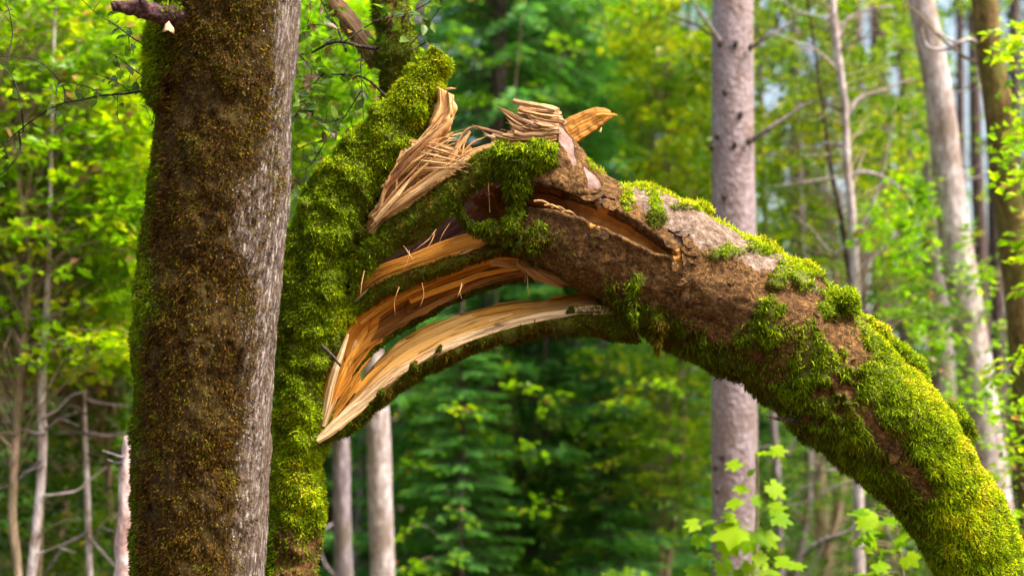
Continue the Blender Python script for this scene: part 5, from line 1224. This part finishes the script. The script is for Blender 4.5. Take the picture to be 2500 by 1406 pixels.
    for i, (x, d, m, lab) in enumerate(spots):
        place_spruce(ms[m], x, d, lab, .45 if "low spruce" in lab or "small" in lab and "young" not in lab else .33 if "young small" in lab else rng.uniform(.92, 1.1), rng.uniform(0, 6.28))
    # --- the far wood that closes the view
    n = 90000; q = np.stack([rng.uniform(-500, 3000, n), rng.uniform(-300, 1500, n), rng.uniform(38, 62, n)], 1)
    V = P(q); k = (V[:, 2] > gh(V[:, 0], V[:, 1])) & gapmask(V, 1.5)
    cl = fbm(V, .5, 2, 9); k &= cl > .38
    x, y = to_px(V); k &= (x < 1800) | (rng.rand(n) > .12 + .2 * sstep(900, 200, y))
    V = V[k]; m = len(V)
    Vk, T = kites(V, rng.randn(m, 3) * np.array([1, 1, .6]) + np.array([0, 0, -.4]), nz(rng.randn(m, 3) + np.array([0, -.6, .8])), rng.uniform(.3, .65, m), rng.uniform(.16, .34, m))
    a_ = Acc(); a_.add(Vk, None, T, np.repeat(np.clip(.35 + .9 * (fbm(V, .35, 2, 4) - .4) + .15 * rng.randn(m), 0, 1), 4)); a_.make("far_wood", [M_FAR], None, kind="stuff")
    # --- ferns and seedlings on the floor
    n = 26000; X = rng.uniform(-16, 16, n); Y = rng.uniform(9, 42, n); h = rng.rand(n) ** 1.5 * .9
    V = np.stack([X, Y, gh(X, Y) + h], 1); Vk, T = kites(V, rng.randn(n, 3) * np.array([1, 1, .3]), nz(rng.randn(n, 3) * .5 + np.array([0, 0, 1])), rng.uniform(.06, .16, n), rng.uniform(.04, .09, n))
    a_ = Acc(); a_.add(Vk, None, T, np.repeat(rng.uniform(0, .7, n), 4)); a_.make("undergrowth", [M_LEAFG], None, kind="stuff")

# ================================================================== leaves in focus
def leaf_mesh(name, kind, L, W, seed, mat):
    r = np.random.RandomState(seed)
    if kind == "beech":
        s = np.linspace(0, 1, 7); half = W / 2 * np.sin(pi * s ** .85) ** .8 * (1 + .06 * r.randn(7)); half[0] = half[-1] = .0006
        curl = r.uniform(.05, .30) * L; mid = np.stack([s * L, 0 * s, -curl * s ** 2], 1)
        up = r.uniform(.1, .5)
        lf = mid + np.stack([0 * s, half, up * half], 1); rt = mid + np.stack([0 * s, -half, up * half], 1)
        V = np.concatenate([mid, lf, rt]); i = np.arange(6)
        Q = np.concatenate([np.stack([i, i + 1, i + 8, i + 7], 1), np.stack([i + 1, i, i + 14, i + 15], 1)])
        st = np.array([[-.25 * L, 0, .03 * L], [0, .0012, 0], [0, -.0012, 0]]); n = len(V); V = np.concatenate([V, st]); T = np.array([[n, n + 2, n + 1]])
        t = np.concatenate([np.tile(r.uniform(.25, .8) + .18 * r.randn(7), 3), [.5, .5, .5]])
        return build_mesh(name, V, [Q, T], [mat], attrs={"tint": np.clip(t, 0, .93)}, smooth=True)
    # maple: five toothed lobes round the stalk
    prof = [(0, .10), (14, .62), (24, .52), (34, .66), (48, .80), (56, .66), (66, .50), (78, .74), (88, .82), (98, 1.0), (110, .70), (118, .56)]
    an, ra = [], []
    for sgn in (-1, 1):
        pr = prof if sgn < 0 else prof[::-1]
        for a_, q in pr: an.append(sgn * (-98 + a_) * -1 if sgn > 0 else (-98 + a_)); ra.append(q)
    ang = [-150, -132, -118, -104, -92, -80, -66, -54, -44, -32, -20, -10, 0, 10, 20, 32, 44, 54, 66, 80, 92, 104, 118, 132, 150]
    rad = [.20, .50, .48, .66, .64, .56, .74, .72, .94, .82, .66, .86, 1.04, .86, .66, .82, .94, .72, .74, .56, .64, .66, .48, .50, .20]
    a_ = np.radians(ang); q = np.array(rad) * L * (1 + .06 * r.randn(len(rad)))
    x = np.cos(a_) * q; y = np.sin(a_) * q * (W / L); z = -.18 * x ** 2 / L - r.uniform(.1, .5) * y ** 2 / L + .03 * L * r.randn(len(x))
    V = np.concatenate([[[0, 0, 0]], np.stack([x, y, z], 1), [[-.5 * L, .003, -.1 * L], [-.5 * L, -.003, -.1 * L]]]); k = len(x); i = np.arange(1, k)
    T = np.concatenate([np.stack([np.zeros(k - 1, int), i, i + 1], 1), [[0, k + 1, k + 2]]])
    return build_mesh(name, V, [T], [mat], attrs={"tint": np.clip(.62 + .2 * r.randn() + .05 * r.randn(len(V)), .3, .93) }, smooth=True)

def put_leaf(me, parent, at, rng, aim, tilt=.5, sc=1.0, name="leaf"):
    o = bpy.data.objects.new(name, me); COL.objects.link(o); o.parent = parent
    o.location = tuple(at - LOC[parent.name])
    d = nz((np.asarray(aim, float))[None])[0]; n = nz((np.array([0, -.35, 1.0]) + tilt * rng.randn(3))[None])[0]
    y = nz(np.cross(n, d)[None])[0]; n = np.cross(d, y)
    from mathutils import Matrix
    o.rotation_euler = Matrix(((d[0], y[0], n[0]), (d[1], y[1], n[1]), (d[2], y[2], n[2]))).to_euler()
    o.scale = (sc,) * 3
    return o

def m_spotleaf(name, base, edge, spots, thr):
    k = NT(name); f = k.noise(60, 3, .6); t = k.attr("tint")
    c = k.mix(t, base, edge); c = k.mix(k.ramp(f, [(thr, 0.0), (thr + .06, 1.0)]), c, spots)
    return k.done(c, .4, spec=.45, trans=.5, transcol=k.mix(1.0, c, (1.6, 1.7, .8), 'MULTIPLY'))

def twigs(root, specs, mat, leaves, rng, dens, tilt=.5, leafy=True, lsz=(.7, 1.2), spread=16):
    for pts, w, nl in specs:
        tw = branch(root, pts, w, max(w * .35, 1.6), mat, "twig", 6, N=len(pts) * 6)
        p = P(np.asarray(pts, float)); c = crom3(p, 60)
        for k in range(int(nl * dens)):
            i = rng.randint(12, 60) if w < 9 else rng.randint(5, 60); q = c[i] + RIGHT * rng.randn() * spread * 6 / FPX + UP * (rng.randn() - .2) * spread * 6 / FPX + FWD * rng.randn() * .05
            d = nz((q - c[i] + np.array([rng.randn() * .03, rng.randn() * .03, -.012]))[None])[0]
            put_leaf(leaves[rng.randint(len(leaves))], tw, q, rng, d, tilt, rng.uniform(*lsz))
            if np.linalg.norm(q - c[i]) > .02:
                V, Q = thin_tube(np.array([c[i], (c[i] + q) / 2 + UP * .004, q]), .0016, .001, 4, 5); part("leaf_stalk", V, [Q], [mat], tw)

def foreground_twigs(front, broken):
    rng = np.random.RandomState(31)
    g1 = m_spotleaf("spotted_green_leaf", (.035, .085, .008), (.11, .20, .010), (.06, .032, .014), .60)
    g2 = m_spotleaf("clean_green_leaf", (.05, .12, .008), (.15, .25, .012), (.08, .07, .02), .70)
    br = m_spotleaf("brown_dry_leaf", (.12, .055, .03), (.22, .12, .07), (.07, .035, .02), .55)
    lv = [leaf_mesh("leaf", "beech", .058, .034, s, g1) for s in range(5)] + [leaf_mesh("leaf", "beech", .058, .036, s + 20, g2) for s in range(5)] + [leaf_mesh("leaf", "beech", .048, .026, s + 40, br) for s in range(3)]
    D = lambda pts, d: [(x, y, d + .03 * math.sin(i * 2.1)) for i, (x, y) in enumerate(pts)]
    s = [(D([(921, 120), (879, 114), (840, 103), (805, 106), (760, 129), (724, 134), (690, 140)], 6.3), 11, 9), (D([(942, 236), (909, 204), (879, 187), (828, 182), (775, 185), (718, 189), (690, 192)], 6.3), 7, 13), (D([(846, 127), (825, 73), (802, 42), (784, -4)], 6.3), 7, 7),
         (D([(884, 120), (881, 167), (885, 239), (889, 316)], 6.25), 4, 2), (D([(882, 222), (840, 287), (799, 338), (754, 351), (715, 372)], 6.25), 4, 11), (D([(790, 178), (765, 205), (725, 222)], 6.2), 4, 5), (D([(724, 126), (750, 155), (775, 186)], 6.2), 4, 4),
         (D([(840, 287), (790, 300), (745, 270), (716, 285)], 6.22), 3, 11), (D([(799, 338), (760, 400), (728, 420)], 6.3), 3, 5), (D([(790, 300), (740, 250), (715, 235)], 6.3), 3, 8), (D([(825, 73), (770, 60), (725, 75)], 6.25), 3, 7), (D([(840, 103), (880, 75), (930, 48), (1010, 30)], 6.2), 4, 9),
         (D([(1000, 112), (1035, 72), (1079, 15)], 6.3), 4, 4), (D([(1003, 126), (1025, 112), (1043, 103)], 6.3), 6, 2), (D([(995, 60), (1010, 30), (1050, 5), (1070, -10)], 6.3), 4, 6), (D([(875, 186), (890, 205), (905, 235)], 6.35), 4, 2), (D([(745, 470), (720, 440), (700, 455)], 6.3), 3, 4)]
    twigs(broken, s, M_TWIG, lv, rng, 1.7, .6, spread=16, lsz=(.8, 1.3))
    s = [(D([(372, 222), (340, 224), (309, 229), (249, 234), (199, 244), (149, 254), (90, 286), (30, 334), (-20, 380)], 5.6), 7, 14), (D([(372, 116), (356, 112), (319, 90), (279, 60), (234, 32), (200, 0)], 5.7), 4, 8), (D([(366, 190), (340, 180), (299, 149), (270, 130)], 5.7), 4, 9),
         (D([(45, 322), (57, 319), (50, 250), (35, 200), (0, 154), (-30, 120)], 5.6), 5, 5), (D([(46, 326), (50, 360), (35, 393), (0, 428), (-30, 450)], 5.6), 6, 2), (D([(159, 250), (155, 215), (124, 174), (80, 144), (0, 139), (-30, 138)], 5.7), 4, 5), (D([(249, 234), (220, 215), (185, 205)], 5.7), 3, 5), (D([(378, 268), (372, 300), (364, 308)], 5.6), 3, 3),
         (D([(319, 229), (300, 210), (260, 190), (225, 180)], 5.65), 3, 6), (D([(10, 160), (30, 90), (20, 20), (0, -20)], 5.6), 4, 6)]
    twigs(front, s, M_TWIG, [x for i, x in enumerate(lv) if i < 10 or i == 11], rng, 1.5, .5, spread=12, lsz=(.6, 1.05))

def maples():
    rng = np.random.RandomState(8)
    m = m_leaf("maple_leaf_green", [(0, (.06, .14, .003)), (.5, (.14, .28, .003)), (1, (.26, .40, .004))], .5, .55, .12, 1.4)
    lv = [leaf_mesh("leaf", "maple", .090, .088, s, m) for s in range(6)]
    a = bg_tree("maple_sapling", "young maple with bright lobed leaves in front of the scaly spruce base", [(1846, 1100), (1848, 1200), (1846, 1300), (1838, 1406)], [4, 6, 7, 9], 8.6, M_TAN, 40, 8, bump=.001, top=False)
    b = bg_tree("maple_sapling", "young maple partly hidden under the lower end of the fallen trunk", [(2180, 1250), (2196, 1330), (2206, 1406)], [4, 5, 6], 8.4, M_TAN, 30, 8, bump=.001, top=False)
    def put(root, x, y, d, sc, aim, face, stem):
        c = P(float(x), float(y), float(d))
        n0 = np.asarray(face, float)
        o = bpy.data.objects.new("leaf", lv[rng.randint(6)]); COL.objects.link(o); o.parent = root
        dd = nz(np.array([aim])[0][None])[0]; n = nz((n0 + .25 * rng.randn(3))[None])[0]; yv = nz(np.cross(n, dd)[None])[0]; n = np.cross(dd, yv)
        from mathutils import Matrix
        o.rotation_euler = Matrix(((dd[0], yv[0], n[0]), (dd[1], yv[1], n[1]), (dd[2], yv[2], n[2]))).to_euler(); o.scale = (sc,) * 3; o.location = tuple(c - LOC[root.name])
        s = P(*[float(v) for v in stem]); V, Q = thin_tube(np.array([s, (s + c) / 2 + np.array([0, 0, .02]), c]), .0022, .0014, 4, 6); part("leaf_stalk", V, [Q], [M_TAN], root)
    for x, y, sc, ax, az, fy in [(1800, 1130, 1.0, -.8, -.3, -.5), (1850, 1105, .95, .3, .1, -.4), (1890, 1100, .95, .9, .1, -.3), (1835, 1148, .6, -.4, -.6, -.5), (1870, 1105, .7, .6, .2, -.3), (1885, 1185, 1.15, .6, -.5, -1.2), (1818, 1190, .85, -.9, -.1, -.7), (1800, 1222, 1.0, -.8, -.4, -.7), (1845, 1215, .7, .2, -.4, -.8),
                                (1885, 1240, 1.05, .7, .1, -.6), (1895, 1262, 1.15, .8, -.2, -.8), (1800, 1290, 1.9, -.6, -.2, -1.0), (1780, 1320, 1.3, -.3, -.9, -1.1), (1850, 1300, 1.2, .4, -.4, -1.0), (1825, 1318, 1.1, -.2, -.7, -1.0), (1872, 1310, 1.1, .6, -.6, -.9), (1700, 1278, .95, -.9, -.1, -.6), (1722, 1275, .8, .6, .2, -.5),
                                (1708, 1310, .9, -.2, -.6, -.9), (1738, 1310, .7, .5, -.2, -.6), (1735, 1355, 1.1, -.8, .1, -.5), (1765, 1375, 1.1, .2, -.7, -.9), (1710, 1392, 1.3, -.6, -.2, -.8), (1850, 1355, .95, .3, -.3, -.9), (1900, 1368, 1.1, .8, .0, -.5), (1935, 1378, 1.0, .9, .0, -.4), (1830, 1378, .8, -.3, -.5, -.8), (1862, 1392, 1.1, .4, -.4, -.8), (1812, 1395, .9, -.5, -.2, -.6), (1880, 1400, 1.0, .5, -.2, -.6), (1790, 1262, .9, -.8, .1, -.5)]:
        put(a, x, y, 8.55 + rng.uniform(-.1, .1), sc, (ax, -.15, az), (rng.uniform(-.3, .3), fy, 1.0), (np.clip(x, 1800, 1880) * .3 + 1846 * .7, min(y + 22, 1400), 8.6))
    for k in range(26):
        f = rng.rand(); x = 2080 + 190 * rng.rand() * (0.5 + .5 * f); y = 1235 + 170 * f + .12 * (x - 2080)
        put(b, x, y, 8.3 + rng.uniform(-.15, .15), rng.uniform(.7, 1.2), (rng.uniform(-1, .8), -.2, rng.uniform(-.6, .3)), (rng.uniform(-.3, .3), rng.uniform(-1, -.3), 1.0), (2195, min(y + 20, 1400), 8.4))
    for k in range(7):
        put(b, 2120 + 10 * k, 1225 + rng.uniform(-25, 25), 8.5, rng.uniform(.4, .6), (rng.uniform(-1, 1), -.2, .2), (0, -.6, 1), (2185, 1256, 8.4))

forest_floor()
background()
front = front_tree()
broken = broken_tree()
foreground_twigs(front, broken)
maples()
